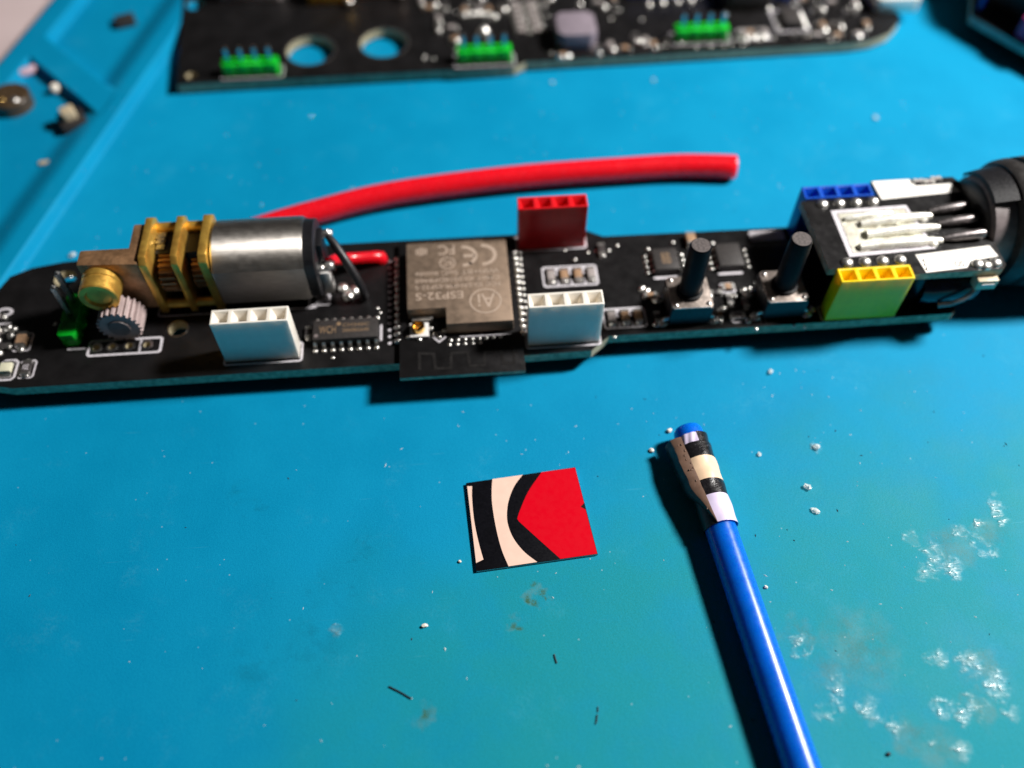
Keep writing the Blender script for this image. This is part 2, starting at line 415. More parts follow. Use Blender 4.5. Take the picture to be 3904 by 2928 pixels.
def socket_mesh(mat, w=10.3, t=2.5, h=8.5, n=4):
    b = MB(); p = w / n
    b.add([(0, 0, 0), (w, 0, 0), (w, t, 0), (0, t, 0), (0, 0, h), (w, 0, h), (w, t, h), (0, t, h)],
          [(0, 3, 2, 1), (0, 1, 5, 4), (1, 2, 6, 5), (2, 3, 7, 6), (3, 0, 4, 7)])
    for i in range(n):
        x0, x1 = i * p, (i + 1) * p
        q = [(x0, 0), (x1, 0), (x1, t), (x0, t)]
        a, d = .27, .30
        hole = [(x0 + a, d), (x1 - a, d), (x1 - a, t - d), (x0 + a, t - d)]
        cx, cy = (x0 + x1) / 2, t / 2
        deep = [(cx - .42, cy - .42), (cx + .42, cy - .42), (cx + .42, cy + .42), (cx - .42, cy + .42)]
        vs = [(*k, h) for k in q] + [(*k, h) for k in hole] + [(*k, h - 1.5) for k in deep] + [(*k, h - 4.5) for k in deep]
        fs = []
        for k in range(4):
            j = (k + 1) % 4
            fs += [(k, j, 4 + j, 4 + k), (4 + k, 4 + j, 8 + j, 8 + k), (8 + k, 8 + j, 12 + j, 12 + k)]
        fs.append((12, 13, 14, 15))
        b.add(vs, fs)
    return b.mesh('pin_socket', mat, bevel=.07)
SLIT = MB().box(-.3, .3, -.32, .32, 0, .2).mesh('contact', M['tin'])
TAIL = MB().box(-.28, .28, -.28, .28, -2.35, -1.55).mesh('pin_tail', M['tin'])
def socket(parent, mat, x, y, label):
    o = link('pin_socket', socket_mesh(mat), parent, (x, y, .05)); o['label'] = label
    for k in range(4):
        cx = x + 10.3 / 4 * (k + .5)
        link('contact', SLIT, o, (cx, y + 1.25, 6.2)); link('pin_tail', TAIL, o, (cx, y + 1.25, 0))
    return o

GULL = {}
def chip(parent, x0, x1, y0, y1, h, n, side, name='chip', pl=1.1, pitch=None, jm=None, skip=()):
    """epoxy package with gull-wing pins; side 'y' = pins on front and back, 'x' = pins left and right"""
    cx, cy = (x0 + x1) / 2, (y0 + y1) / 2
    o = part(name, MB().box(x0 - cx, x1 - cx, y0 - cy, y1 - cy, .1, h), M['chip'], parent, (cx, cy, 0), bevel=.12)
    L = (x1 - x0) if side == 'y' else (y1 - y0)
    pitch = pitch or L / n
    key = (pl, h, pitch)
    if key not in GULL:
        b = MB(); wd = pitch * .18
        pr = [(-.1, h * .55), (.18, h * .55), (.42, .16), (pl, .12)]
        for (a, za), (c, zc) in zip(pr, pr[1:]):
            b.add([(-wd, -a, za), (wd, -a, za), (wd, -c, zc), (-wd, -c, zc), (-wd, -a, za - .14), (wd, -a, za - .14), (wd, -c, zc - .12), (-wd, -c, zc - .12)],
                  [(0, 1, 2, 3), (7, 6, 5, 4), (0, 3, 7, 4), (1, 5, 6, 2), (3, 2, 6, 7), (0, 4, 5, 1)])
        b.blob(0, -pl + .12, .06, wd * 1.7, .38, .3, 8, 4, jit=.1)
        GULL[key] = b.mesh('pin', M['solder'])
    for s in (0, 1):
        for i in range(n):
            if (s, i) in skip: continue
            t = (i - (n - 1) / 2) * pitch
            if side == 'y': link('pin', GULL[key], o, (cx + t, y0 if s == 0 else y1, 0), (0, 0, 0 if s == 0 else math.pi))
            else: link('pin', GULL[key], o, (x1 if s else x0, cy + t, 0), (0, 0, math.pi / 2 if s else -math.pi / 2))
    return o

def smd(parent, name, x, y, L, W, H, mat, along='y', z=0.):
    """two-terminal part: ceramic body, metal end caps, solder fillets"""
    r = 0 if along == 'y' else math.pi / 2
    o = part(name, MB().box(-W / 2, W / 2, -L / 2 + .22, L / 2 - .22, .03, H), mat, parent, (x, y, z), (0, 0, r), bevel=.05)
    for s in (-1, 1):
        b = MB().box(-W / 2 - .01, W / 2 + .01, s * L / 2 - .22, s * L / 2 + .22, .02, H + .02)
        b.blob(0, s * (L / 2 + .2), 0, W * .55, .32, H * .75, 8, 4, jit=.12)
        e = link('terminal', b.mesh('terminal', M['solder'], bevel=0), o, (x, y, z))
        e.rotation_euler = (0, 0, 0)
    return o

def pin_header(parent, x, y, n, along='x', z=0., tall=6.2, label=None, missing=()):
    p = 2.54; b = MB()
    for i in range(n):
        o0 = i * p
        b.prism([(o0 + .35, 0), (o0 + p - .35, 0), (o0 + p, .35), (o0 + p, 2.15), (o0 + p - .35, 2.5), (o0 + .35, 2.5), (o0, 2.15), (o0, .35)], 0, 2.5)
    o = part('pin_header', b, M['h_green'], parent, (x, y, z), (0, 0, 0 if along == 'x' else math.pi / 2), bevel=.08)
    if label: o['label'] = label
    for i in range(n):
        if i in missing: continue
        t = (i + .5) * p
        c = (t, 1.25) if along == 'x' else (-1.25, t)
        q = MB().box(-.32, .32, -.32, .32, 0, tall).add([(-.32, -.32, tall), (.32, -.32, tall), (.32, .32, tall), (-.32, .32, tall), (0, 0, tall + .5)], [(0, 1, 4), (1, 2, 4), (2, 3, 4), (3, 0, 4)])
        e = link('pin', q.mesh('pin', M['tin'], smooth=False), o, (x + c[0], y + c[1], z + 2.4))
        e.location = Vector((t, 1.25, 2.4)) * MM
    return o

# ---------------------------------------------------------------- the setting: table and silicone mat
tb = MB().box(-420, 420, -320, 420, -30, MAT_Z - 2.2)
tag(link('table_top', tb.mesh('table_top', M['table'])), 'pale pinkish table top past the edge of the blue mat', None, kind='structure')

def build_mat():
    O = Vector((-68.0, 57.5)); U = Vector((.27, .963)); E = Vector((-.67, .742))
    sm = lambda t: max(0., min(1., t)) ** 2 * (3 - 2 * max(0., min(1., t)))
    def edge(v, a, b): return sm((v - a) / (b - a))
    def height(a, b):
        outer = edge(b, .0, 1.3)
        pk_b = edge(b, 4.0, 12.0) * (1 - edge(b, 28.2, 29.2))
        pk_a = (1 - edge(a, -2.6, -2.0)) + edge(a, 4.0, 5.2)
        return 2.0 * outer * (1 - pk_b * pk_a)
    As = [-170, -120, -60, -30, -10] + [-2.7 + .1 * k for k in range(9)] + [0, 2, 3.5] + [3.9 + .2 * k for k in range(8)] + [8, 15, 30, 60, 110]
    Bs = [.13 * k for k in range(12)] + [2.5, 3.5, 4.4] + [4.2 + .8 * k for k in range(11)] + [13, 18, 24, 28] + [28.1 + .15 * k for k in range(9)] + [31, 33.6, 34.3, 34.8, 35.0]
    bm = bmesh.new(); grid = []
    for a in As:
        row = []
        for b in Bs:
            p = O + U * a + E * b
            drop = edge(b, 34.2, 35.) * .7
            row.append(bm.verts.new((p.x * MM, p.y * MM, (MAT_Z + height(a, b) - drop) * MM)))
        row.append(bm.verts.new(((O + U * a + E * 35.05).x * MM, (O + U * a + E * 35.05).y * MM, (MAT_Z - 2.2) * MM)))
        grid.append(row)
    for i in range(len(As) - 1):
        for j in range(len(Bs)):
            bm.faces.new((grid[i][j], grid[i + 1][j], grid[i + 1][j + 1], grid[i][j + 1]))
    # flat working area to the right of the rib, same rubber sheet
    prev = [r[0] for r in grid]
    for xr in (-40, 0, 60, 240):
        cur = [bm.verts.new((xr * MM if xr > -40 else (v.co.x + 30 * MM), v.co.y, MAT_Z * MM)) for v in prev]
        if xr == -40: pass
        for i in range(len(cur) - 1): bm.faces.new((prev[i], cur[i], cur[i + 1], prev[i + 1]))
        prev = cur
    bmesh.ops.recalc_face_normals(bm, faces=bm.faces)
    if bm.faces[0].normal.z < 0: bmesh.ops.reverse_faces(bm, faces=bm.faces)
    return link('work_mat', finish(bm, 'work_mat', M['mat'], True, 60))
tag(build_mat(), 'blue silicone soldering mat with raised ribs and shallow trays', None, kind='structure')

# ---------------------------------------------------------------- main circuit board
B = thing('circuit_board', 'long black circuit board with gear motor, metal wireless module and coloured sockets', 'circuit board', (-8, 10, MAT_Z))
out = [(-71.5, -1.85), (-37, -1.7), (-.4, -1.6), (9.0, -1.4), (11.8, .95), (45.6, 1.1), (62.6, 1.3), (63.2, 1.9), (63.2, 19.6), (62.6, 20.2), (43, 20.3), (13.6, 20.5), (11.2, 21.9), (-23, 22.0), (-62, 21.9),
       (-69.3, 21.4), (-73.9, 20.5), (-76.8, 19.0), (-77.8, 16.7), (-78.6, 12), (-78.4, 4.5), (-76.6, .6), (-74.4, -1.2)]
BH = [(-68.4, 18.0, 1.6), (-50.2, 7.0, 1.3), (-61.3, 4.4, .5), (-59.1, 4.4, .5), (-56.7, 4.4, .5), (-54.2, 4.4, .5)]
slab('board_slab', out, BH, -1.6, 0, (M['pcb'], M['edge']), B, (-8, 10, 0))
s1 = socket(B, M['h_white'], 0.0, 0.0, 'white four-way pin socket beside the metal module')
s2 = socket(B, M['h_white'], -42.6, .35, 'white four-way pin socket in front of the motor')
s3 = socket(B, M['h_red'], .1, 19.23 - .6, 'red four-way pin socket on the far edge')
s4 = socket(B, M['h_yellow'], 43.43, 1.31, 'yellow four-way pin socket beside the stacked board')
s5 = socket(B, M['h_blue'], 42.7, 17.7, 'blue four-way pin socket on the far side of the stacked board')
silk_frame(-.35, 10.6, -.55, 2.9, .3, B); silk_frame(-43.0, -31.9, -.25, 3.3, .3, B); silk_frame(-.2, 10.8, 18.2, 21.5, .3, B); silk_frame(43.0, 54.1, 1.2 + .1, 4.2, .25, B)

# wireless module
mod = part('wifi_module', MB().prism(rect(-8.75, 8.75, -12.75, 12.75), .04, .8, 0, 1), [M['pcb'], M['edge']], B, (-9.45, 8.05, 0), bevel=.05)
sh = [(-16.85, 5.35), (-11.35, 5.4), (-11.35, 2.35), (-1.85, 2.4), (-1.85, 18.2), (-16.85, 18.2)]
part('shield_can', MB().prism([(x + 9.45, y - 8.05) for x, y in sh], .85, 3.2), M['shield'], mod, (-9.45, 8.05, 0), bevel=.22)
Z = 3.205
def mtext(b, x0, x1, y0, y1): return text_part('printed_text', b, x0, x1, y0, y1, Z, M['shieldtext'], mod, True, .02)
mtext('WIFI+BT SoC Inside', -15.6, -3.3, 11.45, 12.3); mtext('CMIIT ID:2018DP8460', -15.6, -3.3, 10.2, 10.95)
mtext('FCC ID:2AHMR-ESP32-S', -15.6, -3.3, 8.95, 9.7); mtext('ESP32-S', -15.6, -8.75, 6.95, 8.3); mtext('FC', -12.1, -9.65, 15.5, 17.4)
mtext('Ai', -6.7, -4.2, 5.0, 7.5)
part('printed_logo', MB().ring(circ(-5.6, 6.2, 2.3, 36), circ(-5.6, 6.2, 2.08, 36), Z, Z + .02), M['shieldtext'], mod)
def arc_letter(cx, cy, rx, ry, wd, bar):
    b = MB(); n = 20; pts = []
    for k in range(n + 1):
        t = math.radians(-92 + 184 * k / n)
        pts.append(((cx + rx * math.cos(t), cy + ry * math.sin(t)), (cx + (rx - wd) * math.cos(t), cy + (ry - wd) * math.sin(t))))
    for (a, c), (d, e) in zip(pts, pts[1:]): b.prism([a, d, e, c], Z, Z + .02)
    if bar: b.box(cx + .1, cx + rx - wd * .6, cy - wd / 2, cy + wd / 2, Z, Z + .02)
    return part('printed_mark', b, M['shieldtext'], mod)
arc_letter(-5.6, 15.1, 2.2, 2.15, .55, False); arc_letter(-8.5, 15.05, 2.2, 2.1, .55, True)
part('printed_logo', MB().ring(circ(-10.8, 13.85, 1.2, 28), circ(-10.8, 13.85, 1.02, 28), Z, Z + .02), M['shieldtext'], mod)
mtext('RC', -11.5, -10.1, 13.3, 14.4)
dd = MB()
for k in range(5): dd.box(-15.4 + .36 * k, -15.2 + .36 * k, 15.5 + abs(k - 2) * .15, 17.2 - abs(k - 2) * .15, Z, Z + .02)
part('printed_logo', dd, M['shieldtext'], mod)
for k in range(14):
    y = 17.6 - k * 1.2
    joint(mod, J_CAST, -.55 + rnd.uniform(-.1, .1), y + rnd.uniform(-.08, .08), .35, rnd.uniform(-.3, .3))
    joint(mod, J_CAST, -18.35 + rnd.uniform(-.08, .08), y + rnd.uniform(-.08, .08), .35, rnd.uniform(-.3, .3))
    joint(mod, J_DOT, .25, y + .3, .02); silk_bar(-19.9, -19.3, y - .22, y + .25, B)
# coaxial antenna socket
ufl = part('antenna_socket', MB().box(-1.35, 1.35, -1.25, 1.25, 0, .55), M['pale'], mod, (-15.3, 3.1, .82), bevel=.08)
part('coax_ring', MB().lathe([(.4, .95), (1.25, .95), (1.25, .72), (.55, .7), (.55, .3)], 28, 'z'), M['gold'], mod, (-15.4, 3.25, .9))
part('coax_pin', MB().lathe([(.4, .22), (1.1, .22), (1.25, .08), (1.25, .001)], 14, 'z'), M['gold'], mod, (-15.4, 3.25, .9))
for x, y in ((-16.9, 2.2), (-13.6, 3.6), (-15.3, 1.7), (-13.1, 2.5)): joint(mod, J_SMD, x, y, .82, rnd.uniform(0, 3))
part('shield_tab', MB().box(-16.3, -13.3, 4.7, 5.2, .82, 1.7), M['tin'], mod, bevel=.06)
fr = part('silkscreen_outline', MB().ring(rect(-.75, .75, -.75, .75, .1), rect(-.52, .52, -.52, .52, .05), 0, .03), M['silk'], mod, (-12.5, 2.0, .8), (0, 0, .72))
joint(mod, J_DOT, -12.5, 2.0, .8); joint(mod, J_SMD, -11.7, 3.0, .8)
silk_bar(-9.6, -2.2, 1.72, 1.86, mod, .8)
for k in range(8): joint(mod, J_DOT, -10.9 + k * 1.02, 1.35, .74)
for k in range(5): joint(mod, J_DOT, -11.1 + k * 1.1, .55, .74)
ant = MB()
pl = [(-15.4, -3.4), (-15.4, -.7), (-13.4, -.95), (-13.2, -3.5), (-11.1, -3.55), (-10.9, -1.0), (-8.6, -1.0), (-8.4, -3.4), (-6.4, -3.4), (-6.2, -1.1), (-3.9, -1.1), (-3.8, -3.3), (-2.2, -3.3), (-2.1, -.8)]
for i_, ((x0, y0), (x1, y1)) in enumerate(zip(pl, pl[1:])):
    d = Vector((x1 - x0, y1 - y0)); n = Vector((-d.y, d.x)).normalized() * .22; e = d.normalized() * .2
    ant.prism([(x0 - n.x - e.x, y0 - n.y - e.y), (x1 - n.x + e.x, y1 - n.y + e.y), (x1 + n.x + e.x, y1 + n.y + e.y), (x0 + n.x - e.x, y0 + n.y - e.y)], .80, .825 + .006 * (i_ % 2))
part('antenna_trace', ant, M['trace'], mod)

# USB bridge chip with its print
ic = chip(B, -30.4, -21.2, 2.3, 5.8, 1.5, 8, 'y', pitch=1.24)
def ctext(b, x0, x1, y0, y1): return text_part('printed_text', b, x0, x1, y0, y1, 1.5, M['chiptext'], ic, False, .015)
ctext('WCH', -29.5, -27.15, 3.3, 4.65); ctext('CH340C', -26.2, -22.45, 4.35, 4.95); ctext('2060BG640', -26.2, -22.45, 3.4, 4.0)
part('printed_mark', MB().prism(circ(-26.75, 4.95, .32, 18), 1.5, 1.515), M['chiptext'], ic)
part('pin_mark', MB().prism(circ(-29.9, 3.0, .3, 18), 1.5, 1.512), M['greyplastic'], ic)
silk_bar(-21.05, -20.7, 2.5, 5.6, B)
smd(B, 'resistor', -31.3, 4.6, 1.6, .8, .5, M['resblack'])

# gear motor with right angle bracket
GY, GZ = 14.1, 5.75
mo = link('gear_motor', None, B, (-45, GY, 0)); mo['label'] = 'brass gear motor with a silver can'
prof = []
for sgn in (1, -1):
    for k in range(11):
        t = math.radians(58 - 116 * k / 10) if sgn == 1 else math.radians(58 - 116 * k / 10 + 180)
        # rounded top and bottom, flat front and back
        prof.append((5.0 * 0 + 6.0 * math.sin(t), 6.0 * math.cos(t)))
def sect(x, k=1.0): return [(x, GY + u * k, GZ + v * k) for u, v in prof]
n = len(prof); cb = MB(); rings = [sect(-43.2, .96), sect(-42.9), sect(-31.1), sect(-30.6, .96), sect(-30.6, .3)]
cb.add([p for r in rings for p in r], [(i * n + k, i * n + (k + 1) % n, (i + 1) * n + (k + 1) % n, (i + 1) * n + k) for i in range(len(rings) - 1) for k in range(n)])
can_m = NT('brushed_can')
mp = can_m.new('ShaderNodeMapping'); can_m.l.new(can_m.co(), mp.inputs[0]); mp.inputs['Scale'].default_value = (.5, 6, 6)
br = can_m.noise(1.0, 5, .65, mp.outputs[0])
can_m.set(Base_Color=can_m.mix(can_m.ramp(br, .3, .7), (.50, .47, .43), (.66, .62, .58)), Metallic=1., Roughness=can_m.ramp(can_m.noise(.8, 3), .3, .7, .45, .54),
          Normal=can_m.bump(br, .22, .03))
can_m.p.inputs['Anisotropic'].default_value = .86
can_m.p.inputs['Anisotropic Rotation'].default_value = .25
tg = can_m.new('ShaderNodeTangent', direction_type='RADIAL', axis='X'); can_m.l.new(tg.outputs[0], can_m.p.inputs['Tangent'])
part('motor_can', cb, can_m.m, mo, ang=30)
for px_, pz_ in ((-42.4, 9.9), (-41.3, 6.1)): part('highlight_dot', MB().blob(px_, 9.6 if pz_ < 8 else 12.6, pz_ + (1.0 if pz_ > 8 else 0), .5, .45, .4, 10, 4, half=False), M['solder'], mo)  # bright blobs added on the can as highlight dots
def plate(x0, x1, z0, z1, y0, y1, c=1.1):
    pts = [(y0, z0 + .3), (y0, z1 - c), (y0 + c, z1), (y1 - c, z1), (y1, z1 - c), (y1, z0 + .3)]
    b = MB(); k = len(pts)
    b.add([(x, y, z) for x in (x0, x1) for y, z in pts], [tuple(range(k)), tuple(range(2 * k - 1, k - 1, -1))] + [(i, (i + 1) % k, k + (i + 1) % k, k + i) for i in range(k)])
    return b
for x0, x1 in ((-52.6, -51.5), (-48.3, -47.3), (-44.6, -43.4)):
    part('gear_plate', plate(x0, x1, .3, 11.6, 9.55, 18.8, .9), M['brass'], mo, bevel=.18)
for y, z in ((17.7, 9.7), (10.5, 1.7), (17.7, 1.7)):
    for x0, x1 in ((-51.5, -48.3), (-47.3, -44.6)):
        part('spacer', MB().tube([(x0, y, z), (x1, y, z)], .75, 14), M['brass'], mo)
def gear(x0, x1, cy, cz, r, nt, mat, name='gear', axis='x', parent=None, depth=.5):
    pts = []
    for k in range(nt):
        for f, rr in ((0, r - depth), (.25, r - depth), (.42, r), (.72, r), (.9, r - depth)):
            t = 2 * math.pi * (k + f) / nt; pts.append((rr * math.cos(t), rr * math.sin(t)))
    b = MB(); m = len(pts)
    co = (lambda a, u, v: (a, cy + u, cz + v)) if axis == 'x' else (lambda a, u, v: (cy + u, a, cz + v))
    b.add([co(a, u, v) for a in (x0, x1) for u, v in pts] , [(i, (i + 1) % m, m + (i + 1) % m, m + i) for i in range(m)])
    for a, o in ((x0, 0), (x1, m)):
        b.add([co(a, u, v) for u, v in pts] + [co(a, 0, 0)], [(i, (i + 1) % m, m) for i in range(m)])
    return part(name, b, mat, parent, ang=25)
gear(-50.9, -48.8, 12.6, 6.2, 2.9, 20, M['bronze'], parent=mo); gear(-51.3, -50.2, 15.6, 7.6, 2.5, 18, M['tin'], parent=mo)
gear(-46.7, -45.2, 13.4, 5.4, 2.6, 20, M['bronze'], parent=mo)
part('gearbox_core', MB().box(-51.4, -48.4, 13.2, 18.2, 1.2, 9.2), M['dark'], mo); part('gearbox_core', MB().box(-47.2, -44.7, 13.2, 18.2, 1.2, 9.2), M['dark'], mo)
brk = MB(); bp = [(-61.0, 10.1), (-52.65, 9.7), (-52.65, 17.4), (-54.4, 17.4), (-54.4, 12.9), (-61.0, 12.9)]
brk.prism(bp, 1.6, 11.0)
part('bracket', brk, M['bronze'], mo, bevel=.35)
part('bushing', MB().lathe([(10.2, 2.65), (9.0, 2.65), (8.9, 2.55), (8.7, 2.55), (8.6, 2.65), (6.75, 2.65), (6.6, 2.52), (6.6, 1.8), (6.75, 1.68), (7.0, 1.6), (7.0, .001)], 36, 'y', (-58.4, 0, 7.9)), M['brass'], mo)
gear(5.3, 8.7, -57.1, 3.05, 3.05, 22, M['gearplastic'], 'pinion', 'y', mo, .45)
part('pinion_hub', MB().lathe([(5.4, 1.6), (5.05, 1.5), (5.05, .001)], 20, 'y', (-57.1, 0, 3.05)), M['greyplastic'], mo)
part('output_shaft', MB().tube([(-57.1, 8.6, 3.05), (-57.1, 10.3, 3.05)], .8, 14), M['tin'], mo)
# motor end cap, terminals, leads
ec = MB(); r2 = [sect(-30.6, .93), sect(-29.2, .93), sect(-29.0, .88), sect(-29.0, .2)]
ec.add([p for r in r2 for p in r], [(i * n + k, i * n + (k + 1) % n, (i + 1) * n + (k + 1) % n, (i + 1) * n + k) for i in range(3) for k in range(n)])
part('end_cap', ec, M['blackplastic'], mo)
part('brush_holder', MB().box(-29.2, -27.6, 11.0, 13.0, 1.0, 5.6), M['pale'], mo, bevel=.4)
part('brush_holder', MB().box(-29.1, -28.2, 12.6, 16.2, 4.4, 9.6), M['blackplastic'], mo, bevel=.25)
for y, z in ((15.9, 8.6), (12.2, 5.9)):
    part('terminal', MB().box(-29.1, -26.9, y - .8, y + .8, z - .12, z + .12), M['tin'], mo, bevel=.04)
    part('solder_joint', MB().blob(-27.6, y, z + .05, .75, .7, .6, 12, 5, jit=.2), M['solder'], mo)
    part('solder_joint', MB().blob(-28.7, y - .3, z + .05, .4, .5, .35, 10, 4, jit=.2), M['solder'], mo)
part('black_lead', MB().tube([(-27.6, 15.6, 8.5), (-26.6, 14.2, 8.0), (-25.3, 12.6, 6.4), (-24.2, 11.3, 4.6), (-23.4, 10.5, 2.6), (-23.2, 10.3, .9), (-23.4, 10.6, .05)], [.5, .62, .65, .65, .62, .6, .55], 14), M['wireblack'], mo)
part('red_lead', MB().tube([(-28.0, 13.2, 5.6), (-27.3, 14.6, 4.5), (-26.2, 16.1, 3.0), (-24.6, 16.9, 2.1), (-22.6, 17.3, 1.7), (-21.6, 17.6, 1.4), (-20.9, 17.8, 1.0), (-20.6, 17.9, .1)], [.6, .75, .85, .85, .85, .9, .95, .8], 16), M['wirered'], mo)
for x, y in ((-25.8, 11.2), (-26.7, 12.9), (-25.0, 12.2)): joint(mo, J_BIG, x, y, .1, rnd.uniform(0, 3))
silk_frame(-53.5, -30.3, 9.35, 19.6, .25, B); silk_frame(-31.6, -28.4, 9.75, 11.9, .28, B, c=.2)
text_part('printed_text', 'on', -30.6, -28.9, 10.2, 11.3, 0, M['silk'], B, False, .03)

# left end of the board
pin_header(B, -63.5, 4.9, 3, 'y', 0, 6.0, 'short green pin header', missing=(0,))
silk_bar(-65.4, -62.7, 4.2, 4.55, B)
silk_frame(-62.5, -52.0, 2.8, 5.75, .35, B); silk_bar(-55.25, -54.95, 3.1, 5.5, B)
for x in (-61.3, -59.1, -56.7, -54.2): part('pad_ring', MB().ring(circ(x, 4.4, .85, 20), circ(x, 4.4, .52, 20), 0, .03), M['tin'], B)
part('pad_ring', MB().ring(circ(-50.2, 7.0, 1.55, 24), circ(-50.2, 7.0, 1.32, 24), 0, .03), M['tin'], B)
part('silkscreen_outline', MB().ring(circ(-75.9, 12.0, 1.25, 20, .85), circ(-75.9, 12.0, .8, 20, .42), 0, .03), M['silk'], B)
silk_bar(-76.6, -74.4, 9.6, 10.0, B)
smd(B, 'capacitor', -71.9, 6.2, 2.0, 1.25, .9, M['ceramic']); silk_frame(-73.2, -70.6, 4.5, 7.9, .28, B)
led = part('status_led', MB().box(-.8, .8, -.75, .75, .25, .85), M['ledwhite'], B, (-72.9, 1.35, 0), bevel=.12)
for s in (-1, 1): link('terminal', MB().box(-.75, .75, s * 1.05 - .35, s * 1.05 + .35, 0, .3).mesh('terminal', M['solder'], bevel=.06), led, (-72.9, 1.35, 0))
silk_frame(-74.1, -71.6, -.5, 3.2, .32, B, c=.5)
smd(B, 'resistor', -70.2, 1.3, 2.0, 1.25, .55, M['resblack']); silk_frame(-71.4, -69.1, -.3, 2.9, .22, B)
text_part('printed_text', '102', -70.6, -69.8, .85, 1.75, .56, M['silk'], B, False, .01)
for x, y in ((-75.2, 8.5), (-73.9, 7.5), (-74.8, 4.5), (-75.6, 6.6)): joint(B, J_PIN, x, y, 0, rnd.uniform(0, 3))
smd(B, 'resistor', -75.9, 7.6, 1.6, .8, .5, M['resgrey'])

for x, y in ((-76.4, 9.2), (-74.6, 9.0), (-76.8, 5.4), (-75.6, 3.8), (-73.8, 8.6), (-76.0, 2.6), (-71.9, 4.9), (-71.9, 7.5), (-70.2, .2), (-70.2, 2.5)): joint(B, J_PIN, x, y, 0, rnd.uniform(0, 3))
smd(B, 'resistor', -74.4, 5.4, 1.6, .9, .5, M['resblack'], 'x'); smd(B, 'capacitor', -76.4, 10.9, 1.4, .8, .6, M['resgrey'], 'x')
# four-resistor rows, small parts
for (x0, xs, yc, fx0, fx1, fy0, fy1) in ((0, (4.6, 6.6, 8.7, 10.7), 12.75, 3.3, 11.7, 10.7, 14.8), (0, (12.6, 14.6, 16.5), 4.1, 11.3, 17.7, 2.2, 6.0)):
    for i, x in enumerate(xs): smd(B, 'resistor', x, yc, 2.0, 1.1, .55, (M['resgrey'], M['ceramic'], M['ceramic'], M['resgrey'])[i])
    silk_frame(fx0, fx1, fy0, fy1, .32, B)
    for a, b in zip(xs, xs[1:]): silk_bar((a + b) / 2 - .28, (a + b) / 2 + .28, yc + .2, fy1 - .2, B); silk_bar((a + b) / 2 - .2, (a + b) / 2 + .2, fy0 + .2, yc - .6, B)
smd(B, 'resistor', 12.9, 17.4, 1.9, 1.0, .6, M['resblack']); joint(B, J_DOT, 8.6, 16.0); joint(B, J_DOT, 20.1, 17.3); joint(B, J_DOT, 24.2, 18.4)
chip(B, 20.3, 24.0, 11.9, 16.1, 1.3, 4, 'x', pitch=1.1); text_part('printed_text', '8B', 21.5, 22.9, 13.0, 15.2, 1.3, M['chiptext'], B, False, .012)
chip(B, 30.1, 33.8, 11.9, 16.4, 1.3, 4, 'x', pitch=1.15)
silk_bar(20.0, 23.7, 11.1, 11.55, B); silk_bar(29.9, 33.7, 11.2, 11.65, B); silk_bar(20.6, 27.0, 2.5, 2.85, B); silk_bar(34.5, 39.9, 2.45, 2.8, B)
part('silkscreen_block', MB().prism(rect(36.4, 41.8, 17.7, 19.8, .2), 0, .03), M['silk'], B)
smd(B, 'capacitor', 26.9, 18.2, 2.0, 1.4, 1.1, M['ceramic'])
# push buttons
def button(x, y):
    o = part('push_button', MB().box(-3.0, 3.0, -3.0, 3.0, .3, 3.75), M['blackplastic'], B, (x, y, 0), bevel=.2)
    part('top_plate', MB().prism(rect(-2.95, 2.95, -2.95, 2.95, .35), 3.75, 3.98), M['button'], o, (x, y, 0), bevel=.06)
    part('button_shaft', MB().lathe([(3.9, 1.9), (4.5, 1.9), (4.6, 1.6), (13.3, 1.5), (13.6, 1.35), (13.6, .001)], 28, 'z'), M['shaft'], o, (x, y, 0))
    part('shaft_tip', MB().prism(circ(0, 0, 1.3, 24), 13.55, 13.63), M['tip'], o, (x, y, 0))
    for sx in (-1, 1):
        for sy in (-1, 1):
            link('rivet', MB().blob(0, 0, 0, .42, .42, .28, 10, 4).mesh('rivet', M['tin']), o, (x + 2.35 * sx, y + 2.35 * sy, 3.96))
            link('button_leg', MB().tube([(0, 0, 1.0), (.55 * sx, 0, .9), (.85 * sx, 0, .3), (.85 * sx, 0, .0)], .28, 8).mesh('button_leg', M['tin']), o, (x + 2.9 * sx, y + 2.2 * sy, 0))
            joint(o, J_BIG, x + 3.75 * sx, y + 2.2 * sy, 0)
    return o
button(23.6, 5.0); button(37.4, 5.1)
for i, (x, y, nm, L, W) in enumerate(((30.7, 8.6, 'capacitor', 1.4, 1.0), (30.4, 6.1, 'resistor', 1.5, .8), (31.0, 2.9, 'capacitor', 1.6, 1.0), (28.4, 3.4, 'resistor', 1.3, .7), (28.6, 7.6, 'resistor', 1.3, .7), (32.6, 5.4, 'capacitor', 1.6, .9), (18.9, 7.8, 'resistor', 1.4, .8), (19.2, 3.6, 'capacitor', 1.5, .9))):
    smd(B, nm, x, y, L, W, .55, (M['ceramic'], M['resblack'], M['resgrey'])[i % 3], 'y' if i % 2 else 'x')
silk_frame(29.6, 31.9, 7.6, 9.6, .25, B); silk_frame(29.9, 32.2, 1.9, 4.1, .25, B)
for x, y in ((32.4, 2.2), (29.2, 4.6), (31.3, 6.9), (28.2, 2.6), (19.0, 2.5), (19.8, 2.6), (33.0, 7.9), (42.2, 3.6), (17.9, 9.4), (18.6, 8.9)): joint(B, J_PIN, x, y, 0, rnd.uniform(0, 3))
for k in range(26):
    joint(B, J_DOT, rnd.choice((rnd.uniform(-72, -64), rnd.uniform(-36, -21), rnd.uniform(2, 20), rnd.uniform(25, 41))), rnd.choice((rnd.uniform(-.9, .9), rnd.uniform(7.5, 9.5), rnd.uniform(16.5, 19.5))), -.14)
text_part('printed_text', 'L01', 32.9, 35.0, 1.7, 2.3, 0, M['resgrey'], B, False, .02)
